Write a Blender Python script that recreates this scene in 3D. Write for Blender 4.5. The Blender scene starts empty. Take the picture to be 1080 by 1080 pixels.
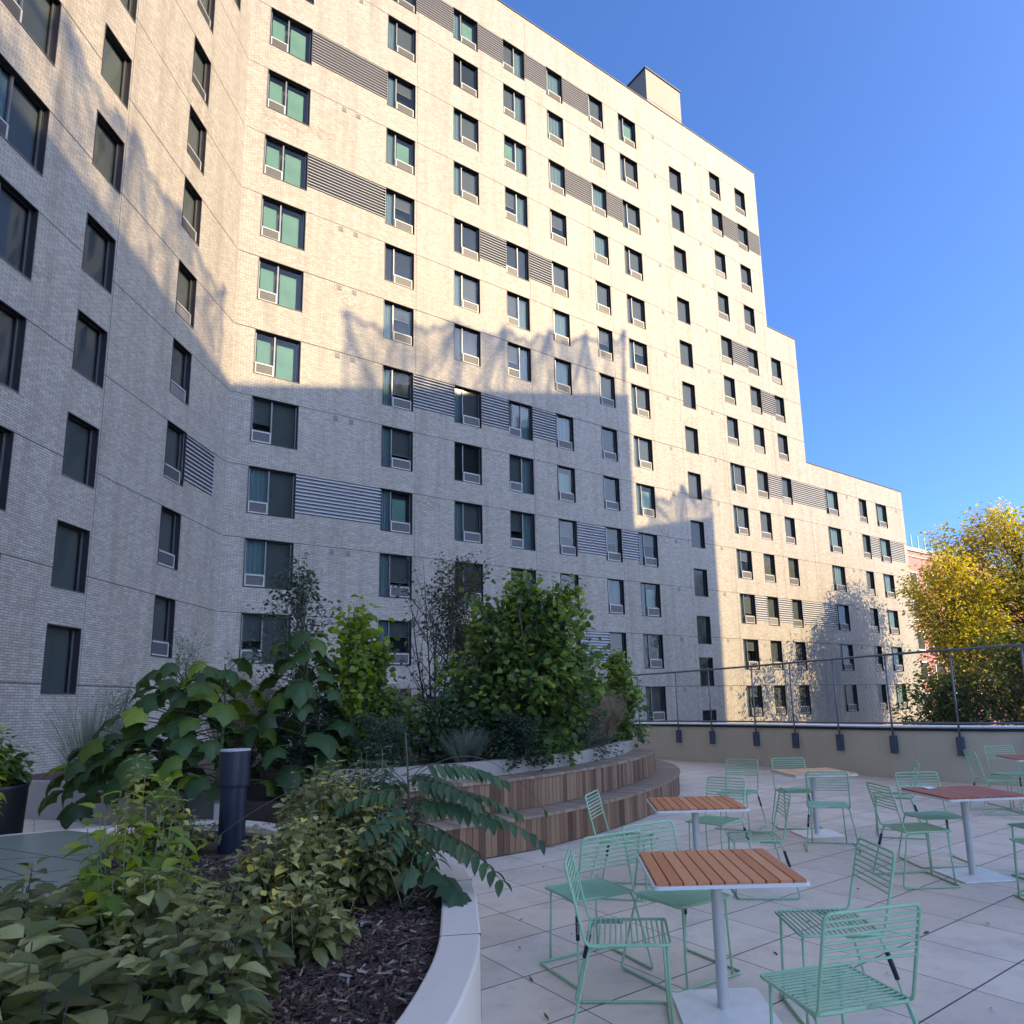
import bpy, math, random
import numpy as np
from mathutils import Vector, Matrix
PI = math.pi
S = bpy.context.scene
COL = S.collection
# ------------------------------------------------------------------ camera
PIT, ROLL = math.radians(9.6775197), math.radians(-1.5971653)
CAMZ = 1.62
fw = Vector((0, math.cos(PIT), math.sin(PIT)))
r0 = Vector((1, 0, 0)); d0 = Vector((0, math.sin(PIT), -math.cos(PIT)))
c_, s_ = math.cos(ROLL), math.sin(ROLL)
Rv = c_ * r0 - s_ * d0; Dv = s_ * r0 + c_ * d0
cam_d = bpy.data.cameras.new('camera'); cam = bpy.data.objects.new('camera', cam_d); COL.objects.link(cam)
M = Matrix((Rv, -Dv, -fw)).transposed().to_4x4(); M.translation = Vector((0, 0, CAMZ)); cam.matrix_world = M
cam_d.sensor_fit = 'HORIZONTAL'; cam_d.sensor_width = 36; cam_d.lens = 724.715 / 1080 * 36
cam_d.shift_x = -(586.063 - 540) / 1080; cam_d.shift_y = (619.867 - 540) / 1080
cam_d.clip_start = 0.05; cam_d.clip_end = 2000
S.camera = cam
# ------------------------------------------------------------------ sky, sun, exposure
SAZ, SEL = math.radians(114.7), math.radians(26.1)
W = bpy.data.worlds.new("World"); S.world = W; W.use_nodes = True
nt = W.node_tree; nt.nodes.clear()
sky = nt.nodes.new('ShaderNodeTexSky'); sky.sky_type = 'NISHITA'; sky.sun_disc = False
sky.sun_elevation = SEL; sky.sun_rotation = SAZ; sky.air_density = 0.6; sky.dust_density = 2.2; sky.ozone_density = 10.0
bg = nt.nodes.new('ShaderNodeBackground'); bg.inputs['Strength'].default_value = 0.112
wo = nt.nodes.new('ShaderNodeOutputWorld')
nt.links.new(sky.outputs[0], bg.inputs[0]); nt.links.new(bg.outputs[0], wo.inputs[0])
ld = bpy.data.lights.new('sun', 'SUN'); ld.energy = 2.45; ld.angle = math.radians(0.2); ld.color = (1.0, 0.77, 0.42)
sun = bpy.data.objects.new('sun', ld); COL.objects.link(sun)
sdir = Vector((math.sin(SAZ) * math.cos(SEL), math.cos(SAZ) * math.cos(SEL), math.sin(SEL)))
sun.rotation_euler = sdir.to_track_quat('Z', 'Y').to_euler(); sun.location = (60, -30, 60)
S.view_settings.view_transform = 'Standard'; S.view_settings.look = 'None'
S.view_settings.gamma = 1.0; S.view_settings.exposure = 2.14
S.render.engine = 'CYCLES'
S.cycles.transparent_max_bounces = 16; S.cycles.max_bounces = 6

# ------------------------------------------------------------------ helpers
rnd = random.Random(7)
def tag(o, label=None, cat=None, group=None, kind=None):
    if label: o['label'] = label
    if cat: o['category'] = cat
    if group: o['group'] = group
    if kind: o['kind'] = kind
    return o
def empty(name, loc=(0, 0, 0), rz=0.0):
    o = bpy.data.objects.new(name, None); o.location = loc; o.rotation_euler = (0, 0, rz); o.empty_display_size = 0.2
    COL.objects.link(o); return o

class MB:
    """collects faces, material slots, a per-face tone value"""
    def __init__(s): s.v = []; s.f = []; s.m = []; s.t = []
    def add(s, vs, fs, m=0, t=0.5):
        b = len(s.v); s.v += [tuple(x) for x in vs]
        for f in fs: s.f.append(tuple(b + i for i in f)); s.m.append(m); s.t.append(t)
    def box(s, x0, x1, y0, y1, z0, z1, m=0, t=0.5):
        s.add([(x0, y0, z0), (x1, y0, z0), (x1, y1, z0), (x0, y1, z0), (x0, y0, z1), (x1, y0, z1), (x1, y1, z1), (x0, y1, z1)],
              [(0, 3, 2, 1), (4, 5, 6, 7), (0, 1, 5, 4), (1, 2, 6, 5), (2, 3, 7, 6), (3, 0, 4, 7)], m, t)
    def quad(s, a, b, c, d, m=0, t=0.5): s.add([a, b, c, d], [(0, 1, 2, 3)], m, t)
    def prism(s, p, z0, z1, m=0, t=0.5):
        n = len(p); vs = [(x, y, z0) for x, y in p] + [(x, y, z1) for x, y in p]
        fs = [tuple(range(n - 1, -1, -1)), tuple(range(n, 2 * n))] + [(i, (i + 1) % n, n + (i + 1) % n, n + i) for i in range(n)]
        s.add(vs, fs, m, t)
    def tube(s, pts, r, n=8, m=0, t=0.5, r2=None, cap=True, closed=False):
        P = [Vector(p) for p in pts]; N = len(P)
        rings = []; up = None
        for i in range(N):
            if closed: d = (P[(i + 1) % N] - P[i - 1])
            else: d = P[min(i + 1, N - 1)] - P[max(i - 1, 0)]
            if d.length < 1e-9: d = Vector((0, 0, 1))
            d.normalize()
            if up is None:
                up = Vector((0, 0, 1)) if abs(d.z) < .9 else Vector((1, 0, 0))
            up = (up - d * up.dot(d))
            if up.length < 1e-6: up = d.orthogonal()
            up.normalize(); sd = d.cross(up)
            rr = r if r2 is None else r + (r2 - r) * i / max(1, N - 1)
            rings.append([P[i] + (up * math.cos(2 * PI * k / n) + sd * math.sin(2 * PI * k / n)) * rr for k in range(n)])
        vs = [tuple(q) for R_ in rings for q in R_]; fs = []
        L = N if closed else N - 1
        for i in range(L):
            a = i * n; b = ((i + 1) % N) * n
            for k in range(n): fs.append((a + k, a + (k + 1) % n, b + (k + 1) % n, b + k))
        if cap and not closed:
            fs.append(tuple(range(n - 1, -1, -1))); fs.append(tuple((N - 1) * n + k for k in range(n)))
        s.add(vs, fs, m, t)
    def lathe(s, prof, n=24, m=0, t=0.5, c=(0, 0)):
        vs = []; fs = []
        for r, z in prof:
            for k in range(n): vs.append((c[0] + r * math.cos(2 * PI * k / n), c[1] + r * math.sin(2 * PI * k / n), z))
        for i in range(len(prof) - 1):
            for k in range(n): fs.append((i * n + k, i * n + (k + 1) % n, (i + 1) * n + (k + 1) % n, (i + 1) * n + k))
        s.add(vs, fs, m, t)
    def build(s, name, mats, parent=None, smooth=False, loc=None):
        me = bpy.data.meshes.new(name); me.from_pydata(s.v, [], s.f)
        if not isinstance(mats, (list, tuple)): mats = [mats]
        for m in mats: me.materials.append(m)
        me.polygons.foreach_set('material_index', s.m)
        a = me.attributes.new('tone', 'FLOAT', 'FACE'); a.data.foreach_set('value', s.t)
        if smooth: me.polygons.foreach_set('use_smooth', [True] * len(s.f))
        me.update()
        o = bpy.data.objects.new(name, me); COL.objects.link(o)
        if parent is not None: o.parent = parent
        if loc is not None: o.location = loc
        return o

def curve3(a, b, bend, n=6):
    a, b = Vector(a), Vector(b); mid = (a + b) / 2 + Vector(bend)
    return [(1 - t) ** 2 * a + 2 * t * (1 - t) * mid + t * t * b for t in [i / n for i in range(n + 1)]]
def fillet(pts, r, n=4):
    """round the corners of a polyline"""
    P = [Vector(p) for p in pts]; out = [P[0]]
    for i in range(1, len(P) - 1):
        a = P[i - 1] - P[i]; b = P[i + 1] - P[i]; rr = min(r, a.length * .45, b.length * .45)
        A = P[i] + a.normalized() * rr; B = P[i] + b.normalized() * rr
        for k in range(n + 1):
            t = k / n; out.append((1 - t) ** 2 * A + 2 * t * (1 - t) * P[i] + t * t * B)
    out.append(P[-1]); return out

def spline(pts, step=0.1):
    """Catmull-Rom through 2D points, resampled evenly"""
    P = [np.array(p, float) for p in pts]; P = [2 * P[0] - P[1]] + P + [2 * P[-1] - P[-2]]
    raw = []
    for i in range(1, len(P) - 2):
        for k in range(20):
            t = k / 20; a, b, c, d = P[i - 1:i + 3]
            raw.append(.5 * ((2 * b) + (c - a) * t + (2 * a - 5 * b + 4 * c - d) * t * t + (3 * b - a - 3 * c + d) * t ** 3))
    raw.append(P[-2]); raw = np.array(raw)
    L = np.concatenate([[0], np.cumsum(np.linalg.norm(np.diff(raw, axis=0), axis=1))])
    n = max(2, int(round(L[-1] / step)) + 1); q = np.linspace(0, L[-1], n)
    return np.stack([np.interp(q, L, raw[:, 0]), np.interp(q, L, raw[:, 1])], 1)
def offset(c, d):
    """offset a 2D polyline to its left by d"""
    t = np.gradient(c, axis=0); t /= np.linalg.norm(t, axis=1)[:, None]
    return c + np.stack([-t[:, 1], t[:, 0]], 1) * d

# ------------------------------------------------------------------ materials
def newmat(name):
    m = bpy.data.materials.new(name); m.use_nodes = True; t = m.node_tree
    b = t.nodes['Principled BSDF']; return m, t, b
def N(t, typ, **kw):
    n = t.nodes.new(typ)
    for k, v in kw.items():
        if k in n.inputs: n.inputs[k].default_value = v
        else: setattr(n, k, v)
    return n
def mixc(t, fac, a, b, mode='MIX'):
    n = t.nodes.new('ShaderNodeMix'); n.data_type = 'RGBA'; n.blend_type = mode
    for i, x in ((0, fac), (6, a), (7, b)):
        if hasattr(x, 'is_output') or isinstance(x, bpy.types.NodeSocket): t.links.new(x, n.inputs[i])
        else: n.inputs[i].default_value = x if i == 0 else (tuple(x) + (1,) if len(x) == 3 else x)
    return n.outputs[2]
def math_(t, op, a, b=None, c=None):
    n = t.nodes.new('ShaderNodeMath'); n.operation = op
    for i, x in enumerate((a, b, c)):
        if x is None: continue
        if isinstance(x, bpy.types.NodeSocket): t.links.new(x, n.inputs[i])
        else: n.inputs[i].default_value = x
    return n.outputs[0]
def ramp(t, fac, stops):
    n = t.nodes.new('ShaderNodeValToRGB'); e = n.color_ramp.elements
    while len(e) < len(stops): e.new(0.5)
    for i, (p, c) in enumerate(stops): e[i].position = p; e[i].color = tuple(c) + (1,)
    t.links.new(fac, n.inputs[0]); return n.outputs[0]
def coords(t, kind='Object'):
    return t.nodes.new('ShaderNodeTexCoord').outputs[kind]
def noise(t, vec, scale, detail=4, rough=.6, out=0):
    n = N(t, 'ShaderNodeTexNoise'); n.inputs['Scale'].default_value = scale; n.inputs['Detail'].default_value = detail
    n.inputs['Roughness'].default_value = rough
    if vec is not None: t.links.new(vec, n.inputs['Vector'])
    return n.outputs[out]
def mapping(t, vec, scale=(1, 1, 1), rot=(0, 0, 0), loc=(0, 0, 0)):
    n = t.nodes.new('ShaderNodeMapping'); n.inputs['Scale'].default_value = scale
    n.inputs['Rotation'].default_value = rot; n.inputs['Location'].default_value = loc
    t.links.new(vec, n.inputs['Vector']); return n.outputs[0]
def bump(t, b, h, strength=.3, dist=.01):
    n = t.nodes.new('ShaderNodeBump'); n.inputs['Strength'].default_value = strength; n.inputs['Distance'].default_value = dist
    t.links.new(h, n.inputs['Height']); t.links.new(n.outputs[0], b.inputs['Normal'])
def plain(name, col, rough=.5, metal=0.0, var=.12, scale=6, bumps=0.0):
    m, t, b = newmat(name); oc = coords(t)
    n = noise(t, oc, scale, 5)
    c = mixc(t, n, [x * (1 - var) for x in col], [min(1, x * (1 + var)) for x in col])
    t.links.new(c, b.inputs['Base Color']); b.inputs['Roughness'].default_value = rough; b.inputs['Metallic'].default_value = metal
    if bumps: bump(t, b, noise(t, oc, scale * 8, 3), bumps, .005)
    return m

def brick_mat(name, c1, c2, mort, bw=.25, rh=.0677, patch=True):
    m, t, b = newmat(name); oc = coords(t)
    sx = t.nodes.new('ShaderNodeSeparateXYZ'); t.links.new(oc, sx.inputs[0])
    cx = t.nodes.new('ShaderNodeCombineXYZ'); t.links.new(sx.outputs[0], cx.inputs[0]); t.links.new(sx.outputs[2], cx.inputs[1])
    br = N(t, 'ShaderNodeTexBrick'); br.offset = .5
    for k, v in (('Scale', 1.0), ('Brick Width', bw), ('Row Height', rh), ('Mortar Size', .0075), ('Mortar Smooth', .3), ('Bias', 0.0)): br.inputs[k].default_value = v
    br.inputs['Color1'].default_value = (*c1, 1); br.inputs['Color2'].default_value = (*c2, 1); br.inputs['Mortar'].default_value = (*mort, 1)
    t.links.new(cx.outputs[0], br.inputs['Vector'])
    big = noise(t, cx.outputs[0], .35, 5, .65)
    col = mixc(t, math_(t, 'MULTIPLY', big, .28), br.outputs['Color'], [c1[0] * .82, c1[1] * .76, c1[2] * .72])
    # per brick tone: cell noise on the brick grid
    wn = N(t, 'ShaderNodeTexWhiteNoise'); wn.noise_dimensions = '2D'
    fl = t.nodes.new('ShaderNodeVectorMath'); fl.operation = 'FLOOR'
    t.links.new(mapping(t, cx.outputs[0], (2 / bw, 1 / rh, 1)), fl.inputs[0]); t.links.new(fl.outputs[0], wn.inputs['Vector'])
    dark = math_(t, 'GREATER_THAN', wn.outputs['Value'], .9)
    col = mixc(t, math_(t, 'MULTIPLY', dark, .25), col, [c1[0] * .6, c1[1] * .5, c1[2] * .45])
    lite = math_(t, 'LESS_THAN', wn.outputs['Value'], .08)
    col = mixc(t, math_(t, 'MULTIPLY', lite, .5), col, [min(.85, c1[0] * 1.35), min(.85, c1[1] * 1.35), min(.85, c1[2] * 1.35)])
    if patch:
        pn = noise(t, mapping(t, cx.outputs[0], (.16, .3, 1)), 1.0, 2)
        pm = math_(t, 'MULTIPLY', math_(t, 'GREATER_THAN', pn, .66), math_(t, 'GREATER_THAN', wn.outputs['Value'], .55))
        col = mixc(t, math_(t, 'MULTIPLY', pm, .4), col, [c1[0] * .62, c1[1] * .48, c1[2] * .38])
    st = noise(t, mapping(t, cx.outputs[0], (1.6, .09, 1)), 1.0, 6, .7)
    col = mixc(t, math_(t, 'MULTIPLY', math_(t, 'MAXIMUM', math_(t, 'SUBTRACT', st, .47), 0.0), 2.3), col, [c1[0] * .55, c1[1] * .5, c1[2] * .45])
    t.links.new(col, b.inputs['Base Color']); b.inputs['Roughness'].default_value = .55
    b.inputs['Specular IOR Level'].default_value = .35
    inv = math_(t, 'SUBTRACT', 1.0, br.outputs['Fac'])
    bump(t, b, math_(t, 'ADD', inv, math_(t, 'MULTIPLY', wn.outputs['Value'], .3)), .22, .005)
    return m

def paver_mat():
    m, t, b = newmat('terrace_pavers'); oc = coords(t)
    v = mapping(t, oc, (1, 1, 1), (0, 0, -.64299), (0, 0, 0))
    ca, sa = math.cos(.64299), math.sin(.64299)
    ox, oy = -.1393, 5.3401; g = .5992
    lx = ca * ox + sa * oy; ly = -sa * ox + ca * oy
    sx = t.nodes.new('ShaderNodeSeparateXYZ'); t.links.new(v, sx.inputs[0])
    a = math_(t, 'DIVIDE', math_(t, 'SUBTRACT', sx.outputs[0], lx), g); bb = math_(t, 'DIVIDE', math_(t, 'SUBTRACT', sx.outputs[1], ly), g)
    a = math_(t, 'ADD', a, 200.0); bb = math_(t, 'ADD', bb, 200.0)
    def line(x, w):
        f = math_(t, 'FRACT', math_(t, 'ADD', x, .5)); return math_(t, 'LESS_THAN', math_(t, 'ABSOLUTE', math_(t, 'SUBTRACT', f, .5)), w / g)
    L = math_(t, 'MAXIMUM', line(a, .0032), line(bb, .005))
    cc = t.nodes.new('ShaderNodeCombineXYZ'); t.links.new(math_(t, 'ROUND', math_(t, 'SUBTRACT', a, .5)), cc.inputs[0]); t.links.new(math_(t, 'ROUND', math_(t, 'SUBTRACT', bb, .5)), cc.inputs[1])
    wn = N(t, 'ShaderNodeTexWhiteNoise'); wn.noise_dimensions = '2D'; t.links.new(cc.outputs[0], wn.inputs['Vector'])
    base = ramp(t, wn.outputs['Value'], [(0, (.70, .55, .39)), (.5, (.76, .60, .43)), (1, (.80, .655, .48))])
    n1 = noise(t, oc, 1.3, 6, .65); n2 = noise(t, oc, 60, 3, .7); n3 = noise(t, oc, 7, 5, .7)
    base = mixc(t, math_(t, 'MULTIPLY', n1, .45), base, (.42, .35, .28))
    base = mixc(t, math_(t, 'MULTIPLY', math_(t, 'GREATER_THAN', n3, .62), .12), base, (.22, .19, .15))
    sp = math_(t, 'MULTIPLY', math_(t, 'SUBTRACT', n2, .5), .5)
    base = mixc(t, math_(t, 'MAXIMUM', sp, 0.0), base, (.2, .18, .16))
    n4 = noise(t, oc, 2.6, 8, .75); n5 = noise(t, oc, 150, 2, .8)
    base = mixc(t, math_(t, 'MULTIPLY', math_(t, 'GREATER_THAN', n5, .66), .35), base, (.3, .25, .2))
    base = mixc(t, math_(t, 'MULTIPLY', math_(t, 'MAXIMUM', math_(t, 'SUBTRACT', n4, .48), 0.0), 2.2), base, (.40, .33, .26))
    col = mixc(t, L, base, (.03, .026, .026))
    t.links.new(col, b.inputs['Base Color']); b.inputs['Roughness'].default_value = .6
    b.inputs['Specular IOR Level'].default_value = .35
    bump(t, b, math_(t, 'SUBTRACT', math_(t, 'MULTIPLY', n2, .25), L), .5, .004)
    return m

def concrete(name, col, stain=.35, rough=.7):
    m, t, b = newmat(name); oc = coords(t)
    n1 = noise(t, oc, 1.7, 7, .65); n2 = noise(t, oc, 45, 4, .7)
    c = mixc(t, math_(t, 'MULTIPLY', n1, stain), col, [col[0] * .6, col[1] * .55, col[2] * .5])
    v = noise(t, mapping(t, oc, (3, 3, .25)), 2.0, 5, .6)
    c = mixc(t, math_(t, 'MULTIPLY', math_(t, 'GREATER_THAN', v, .6), stain * .35), c, [col[0] * .7, col[1] * .64, col[2] * .55])
    c = mixc(t, math_(t, 'MULTIPLY', n2, .2), c, [x * .55 for x in col])
    t.links.new(c, b.inputs['Base Color']); b.inputs['Roughness'].default_value = rough
    bump(t, b, n2, .25, .003); return m

def tone_wood(name, stops, rough=.6, grain=(40, 4, 4), amp=.35):
    m, t, b = newmat(name); oc = coords(t)
    at = N(t, 'ShaderNodeAttribute'); at.attribute_name = 'tone'
    base = ramp(t, at.outputs['Fac'], stops)
    off = t.nodes.new('ShaderNodeVectorMath'); off.operation = 'ADD'; t.links.new(oc, off.inputs[0])
    cb = t.nodes.new('ShaderNodeCombineXYZ'); t.links.new(math_(t, 'MULTIPLY', at.outputs['Fac'], 37.0), cb.inputs[1]); t.links.new(math_(t, 'MULTIPLY', at.outputs['Fac'], 91.0), cb.inputs[2])
    t.links.new(cb.outputs[0], off.inputs[1])
    g = noise(t, mapping(t, off.outputs[0], grain), 1.0, 6, .7)
    c = mixc(t, math_(t, 'MULTIPLY', g, amp), base, [x * .4 for x in stops[0][1]])
    t.links.new(c, b.inputs['Base Color']); b.inputs['Roughness'].default_value = rough
    b.inputs['Specular IOR Level'].default_value = .3
    bump(t, b, g, .25, .003); return m

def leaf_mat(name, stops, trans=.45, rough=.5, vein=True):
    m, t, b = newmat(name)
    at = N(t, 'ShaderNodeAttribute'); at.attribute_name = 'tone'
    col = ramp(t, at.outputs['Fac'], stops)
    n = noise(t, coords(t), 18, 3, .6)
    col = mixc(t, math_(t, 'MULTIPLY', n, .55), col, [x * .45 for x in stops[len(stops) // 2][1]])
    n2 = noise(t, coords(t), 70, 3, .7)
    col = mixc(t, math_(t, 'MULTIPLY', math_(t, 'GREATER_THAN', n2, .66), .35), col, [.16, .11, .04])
    bump(t, b, n2, .35, .004)
    t.links.new(col, b.inputs['Base Color']); b.inputs['Roughness'].default_value = rough
    b.inputs['Specular IOR Level'].default_value = .3
    tr = N(t, 'ShaderNodeBsdfTranslucent'); hs = N(t, 'ShaderNodeHueSaturation'); hs.inputs['Saturation'].default_value = 1.15; hs.inputs['Value'].default_value = 1.5
    t.links.new(col, hs.inputs['Color']); t.links.new(hs.outputs[0], tr.inputs['Color'])
    mx = N(t, 'ShaderNodeMixShader'); mx.inputs[0].default_value = trans
    t.links.new(b.outputs[0], mx.inputs[1]); t.links.new(tr.outputs[0], mx.inputs[2])
    t.links.new(mx.outputs[0], t.nodes['Material Output'].inputs['Surface']); return m

def glass_mat(name, tint=(.78, .84, .82), refl=.12):
    m, t, b = newmat(name); t.nodes.remove(b)
    tr = N(t, 'ShaderNodeBsdfTransparent'); tr.inputs[0].default_value = (*tint, 1)
    gl = N(t, 'ShaderNodeBsdfGlossy'); gl.inputs['Roughness'].default_value = .03; gl.inputs['Color'].default_value = (.9, .95, 1, 1)
    fr = N(t, 'ShaderNodeFresnel'); fr.inputs[0].default_value = 1.5
    f = math_(t, 'MINIMUM', math_(t, 'ADD', math_(t, 'MULTIPLY', fr.outputs[0], .42), .0), 1.0)
    mx = N(t, 'ShaderNodeMixShader'); t.links.new(f, mx.inputs[0]); t.links.new(tr.outputs[0], mx.inputs[1]); t.links.new(gl.outputs[0], mx.inputs[2])
    t.links.new(mx.outputs[0], t.nodes['Material Output'].inputs['Surface']); return m

def fold_mat(name, col, per=9.0):
    m, t, b = newmat(name); oc = coords(t)
    w = N(t, 'ShaderNodeTexWave'); w.inputs['Scale'].default_value = per; w.inputs['Distortion'].default_value = 1.5; w.bands_direction = 'X'
    t.links.new(oc, w.inputs['Vector'])
    c = mixc(t, w.outputs['Fac'], [x * .75 for x in col], col)
    t.links.new(c, b.inputs['Base Color']); b.inputs['Roughness'].default_value = .8; bump(t, b, w.outputs['Fac'], .8, .03); return m

MT = {}
MT['brick'] = brick_mat('pale_brick', (.275, .243, .198), (.38, .34, .275), (.09, .08, .072), .21, .0635)
MT['redbrick'] = brick_mat('red_brick', (.33, .10, .065), (.38, .13, .085), (.3, .24, .2), patch=False)
MT['paver'] = paver_mat()
MT['concrete'] = concrete('pale_concrete', (.76, .64, .50), .35)
MT['kerb'] = concrete('kerb_concrete', (.34, .295, .24), .4)
MT['parapet'] = concrete('grey_render', (.62, .52, .35), .45)
MT['coping'] = plain('coping_metal', (.80, .76, .66), .5, 0)
MT['bronze'] = plain('dark_bronze', (.028, .026, .03), .45, .3)
MT['sash'] = plain('window_sash', (.11, .11, .11), .4, .3)
MT['joint'] = plain('joint_sealant', (.06, .05, .045), .8)
MT['glass'] = glass_mat('window_glass', (.6, .66, .66))
MT['blind'] = plain('grey_blind', (.12, .115, .11), .8, 0, .3, .7)
MT['dark'] = plain('painted_room_dark', (.02, .022, .025), .9)  # near-black colour painting the darkness of unlit rooms
MT['cyan'] = fold_mat('pale_curtain', (.30, .40, .42), 7)
MT['green'] = plain('green_shade', (.21, .36, .27), .7, 0, .35, 1.2)
MT['ac'] = plain('ac_metal', (.12, .115, .11), .5, .2)
MT['acdark'] = plain('ac_slots', (.05, .05, .055), .6)
MT['aclight'] = plain('ac_light', (.34, .325, .30), .5, .1)
MT['louver'] = plain('louver_metal', (.32, .315, .315), .5, .0, .12)
MT['louvershade'] = plain('louver_gap_shade', (.11, .11, .115), .6)
MT['vent'] = plain('vent_grille', (.26, .24, .22), .6)
MT['mint'] = plain('mint_paint', (.27, .425, .235), .38, 0, .06, 30)
def mint_mat():
    m, t, b = newmat('mint_paint'); oc = coords(t); oi = N(t, 'ShaderNodeObjectInfo')
    hs = N(t, 'ShaderNodeHueSaturation'); hs.inputs['Color'].default_value = (.29, .48, .27, 1)
    t.links.new(math_(t, 'ADD', .88, math_(t, 'MULTIPLY', oi.outputs['Random'], .22)), hs.inputs['Value'])
    n = noise(t, oc, 55, 3, .7); w = noise(t, oc, 5, 4, .6)
    c = mixc(t, math_(t, 'MULTIPLY', math_(t, 'GREATER_THAN', n, .70), .7), hs.outputs[0], (.13, .13, .11))
    c = mixc(t, math_(t, 'MULTIPLY', w, .25), c, (.20, .27, .18))
    t.links.new(c, b.inputs['Base Color']); b.inputs['Roughness'].default_value = .42; return m
MT['mint'] = mint_mat()
MT['rubber'] = plain('black_rubber', (.012, .012, .014), .6)
MT['print'] = plain('pale_print', (.35, .35, .34), .6)
MT['white'] = plain('white_paint', (.72, .72, .70), .4, 0, .05)
MT['rimgrey'] = plain('rim_paint', (.62, .60, .55), .4, 0, .05)
MT['polegrey'] = plain('pole_paint', (.50, .47, .42), .4, .2, .1)
MT['plate'] = plain('base_plate', (.78, .74, .66), .5, .1, .2, 8)
MT['slat'] = tone_wood('table_slats', [(0, (.56, .185, .065)), (.5, (.68, .25, .10)), (1, (.76, .32, .14))], .55, (60, 3, 3), .55)
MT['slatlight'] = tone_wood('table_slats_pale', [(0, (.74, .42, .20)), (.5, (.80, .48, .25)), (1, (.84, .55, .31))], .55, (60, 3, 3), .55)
MT['slatred'] = tone_wood('table_slats_red', [(0, (.42, .12, .06)), (.5, (.48, .145, .075)), (1, (.54, .18, .095))], .55, (60, 3, 3), .55)
MT['bench'] = tone_wood('bench_boards', [(0, (.10, .05, .026)), (.35, (.20, .105, .055)), (.7, (.30, .165, .085)), (1, (.35, .21, .12))], .6, (30, 30, 3), .5)
MT['benchtop'] = tone_wood('bench_top_boards', [(0, (.21, .14, .09)), (.5, (.30, .21, .14)), (1, (.38, .28, .19))], .65, (12, 12, 12), .4)
MT['steel'] = plain('rail_steel', (.16, .17, .18), .4, .6)
MT['wire'] = plain('wire_steel', (.12, .12, .11), .4, .6)
MT['bracket'] = plain('bracket_blue_grey', (.07, .085, .11), .5, .2)
MT['bollard'] = plain('bollard_navy', (.009, .011, .022), .45, .0)
MT['bollardtop'] = plain('bollard_top', (.36, .35, .32), .4)
MT['bulk'] = concrete('bulkhead_panel', (.27, .225, .17), .3)
MT['pot'] = plain('black_pot', (.012, .012, .014), .4)
MT['bark'] = plain('bark', (.09, .07, .055), .85, 0, .4, 20, .4)
MT['twig'] = plain('green_twig', (.13, .15, .06), .7, 0, .3, 20)
MT['darkstem'] = plain('dark_green_stem', (.05, .07, .025), .7, 0, .3, 20)
MT['darktwig'] = plain('dark_twig', (.05, .035, .03), .8, 0, .3, 20)
MT['roof'] = plain('roof_membrane', (.3, .3, .3), .9)
MT['leaf_tulip'] = leaf_mat('leaf_fresh_green', [(0, (.028, .06, .022)), (.35, (.085, .15, .04)), (.72, (.20, .275, .06)), (1, (.44, .48, .10))], .5)
MT['leaf_frond'] = leaf_mat('leaf_frond', [(0, (.03, .06, .025)), (.5, (.08, .135, .055)), (1, (.17, .23, .09))], .35)
MT['leaf_dark'] = leaf_mat('leaf_blue_green', [(0, (.02, .045, .02)), (.5, (.055, .105, .035)), (.85, (.14, .20, .03)), (1, (.30, .36, .04))], .35, .4)
MT['leaf_birch'] = leaf_mat('leaf_grey_green', [(0, (.025, .05, .03)), (.5, (.07, .11, .06)), (1, (.14, .18, .09))], .35)
MT['leaf_wisp'] = leaf_mat('leaf_sage', [(0, (.07, .10, .08)), (.5, (.12, .16, .12)), (1, (.2, .24, .18))], .35)
MT['leaf_brown'] = leaf_mat('leaf_turning', [(0, (.035, .04, .02)), (.45, (.08, .085, .03)), (1, (.16, .09, .035))], .4)
MT['leaf_shrub'] = leaf_mat('leaf_olive', [(0, (.035, .05, .02)), (.35, (.115, .13, .04)), (.7, (.21, .215, .075)), (.9, (.44, .42, .16)), (1, (.85, .62, .05))], .3, .33)
MT['leaf_lime'] = leaf_mat('leaf_lime', [(0, (.10, .18, .03)), (.5, (.26, .34, .05)), (1, (.55, .52, .07))], .5)
MT['leaf_cover'] = leaf_mat('leaf_cover', [(0, (.055, .065, .022)), (.35, (.175, .18, .055)), (.7, (.31, .29, .10)), (.92, (.60, .54, .2)), (1, (.9, .66, .06))], .3, .34)
MT['leaf_pale'] = leaf_mat('leaf_pale_yellow', [(0, (.2, .2, .06)), (.5, (.45, .40, .13)), (1, (.65, .5, .12))], .5)
MT['leaf_autumn'] = leaf_mat('leaf_autumn', [(0, (.09, .13, .025)), (.35, (.34, .36, .055)), (.7, (.66, .56, .09)), (.92, (.84, .66, .14)), (1, (.78, .48, .2))], .5)
MT['leaf_street'] = leaf_mat('leaf_street', [(0, (.06, .10, .025)), (.5, (.20, .24, .04)), (1, (.48, .42, .06))], .45)
MT['grass'] = leaf_mat('grass_blade', [(0, (.10, .14, .10)), (.5, (.17, .20, .14)), (1, (.3, .3, .2))], .3)
MT['drygrass'] = leaf_mat('dry_grass', [(0, (.26, .20, .13)), (.5, (.40, .30, .20)), (1, (.5, .4, .28))], .3)
MT['juniper'] = leaf_mat('juniper', [(0, (.015, .035, .02)), (.5, (.03, .06, .03)), (1, (.07, .09, .03))], .2)
MT['asphalt'] = plain('asphalt', (.05, .05, .05), .9)
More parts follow.
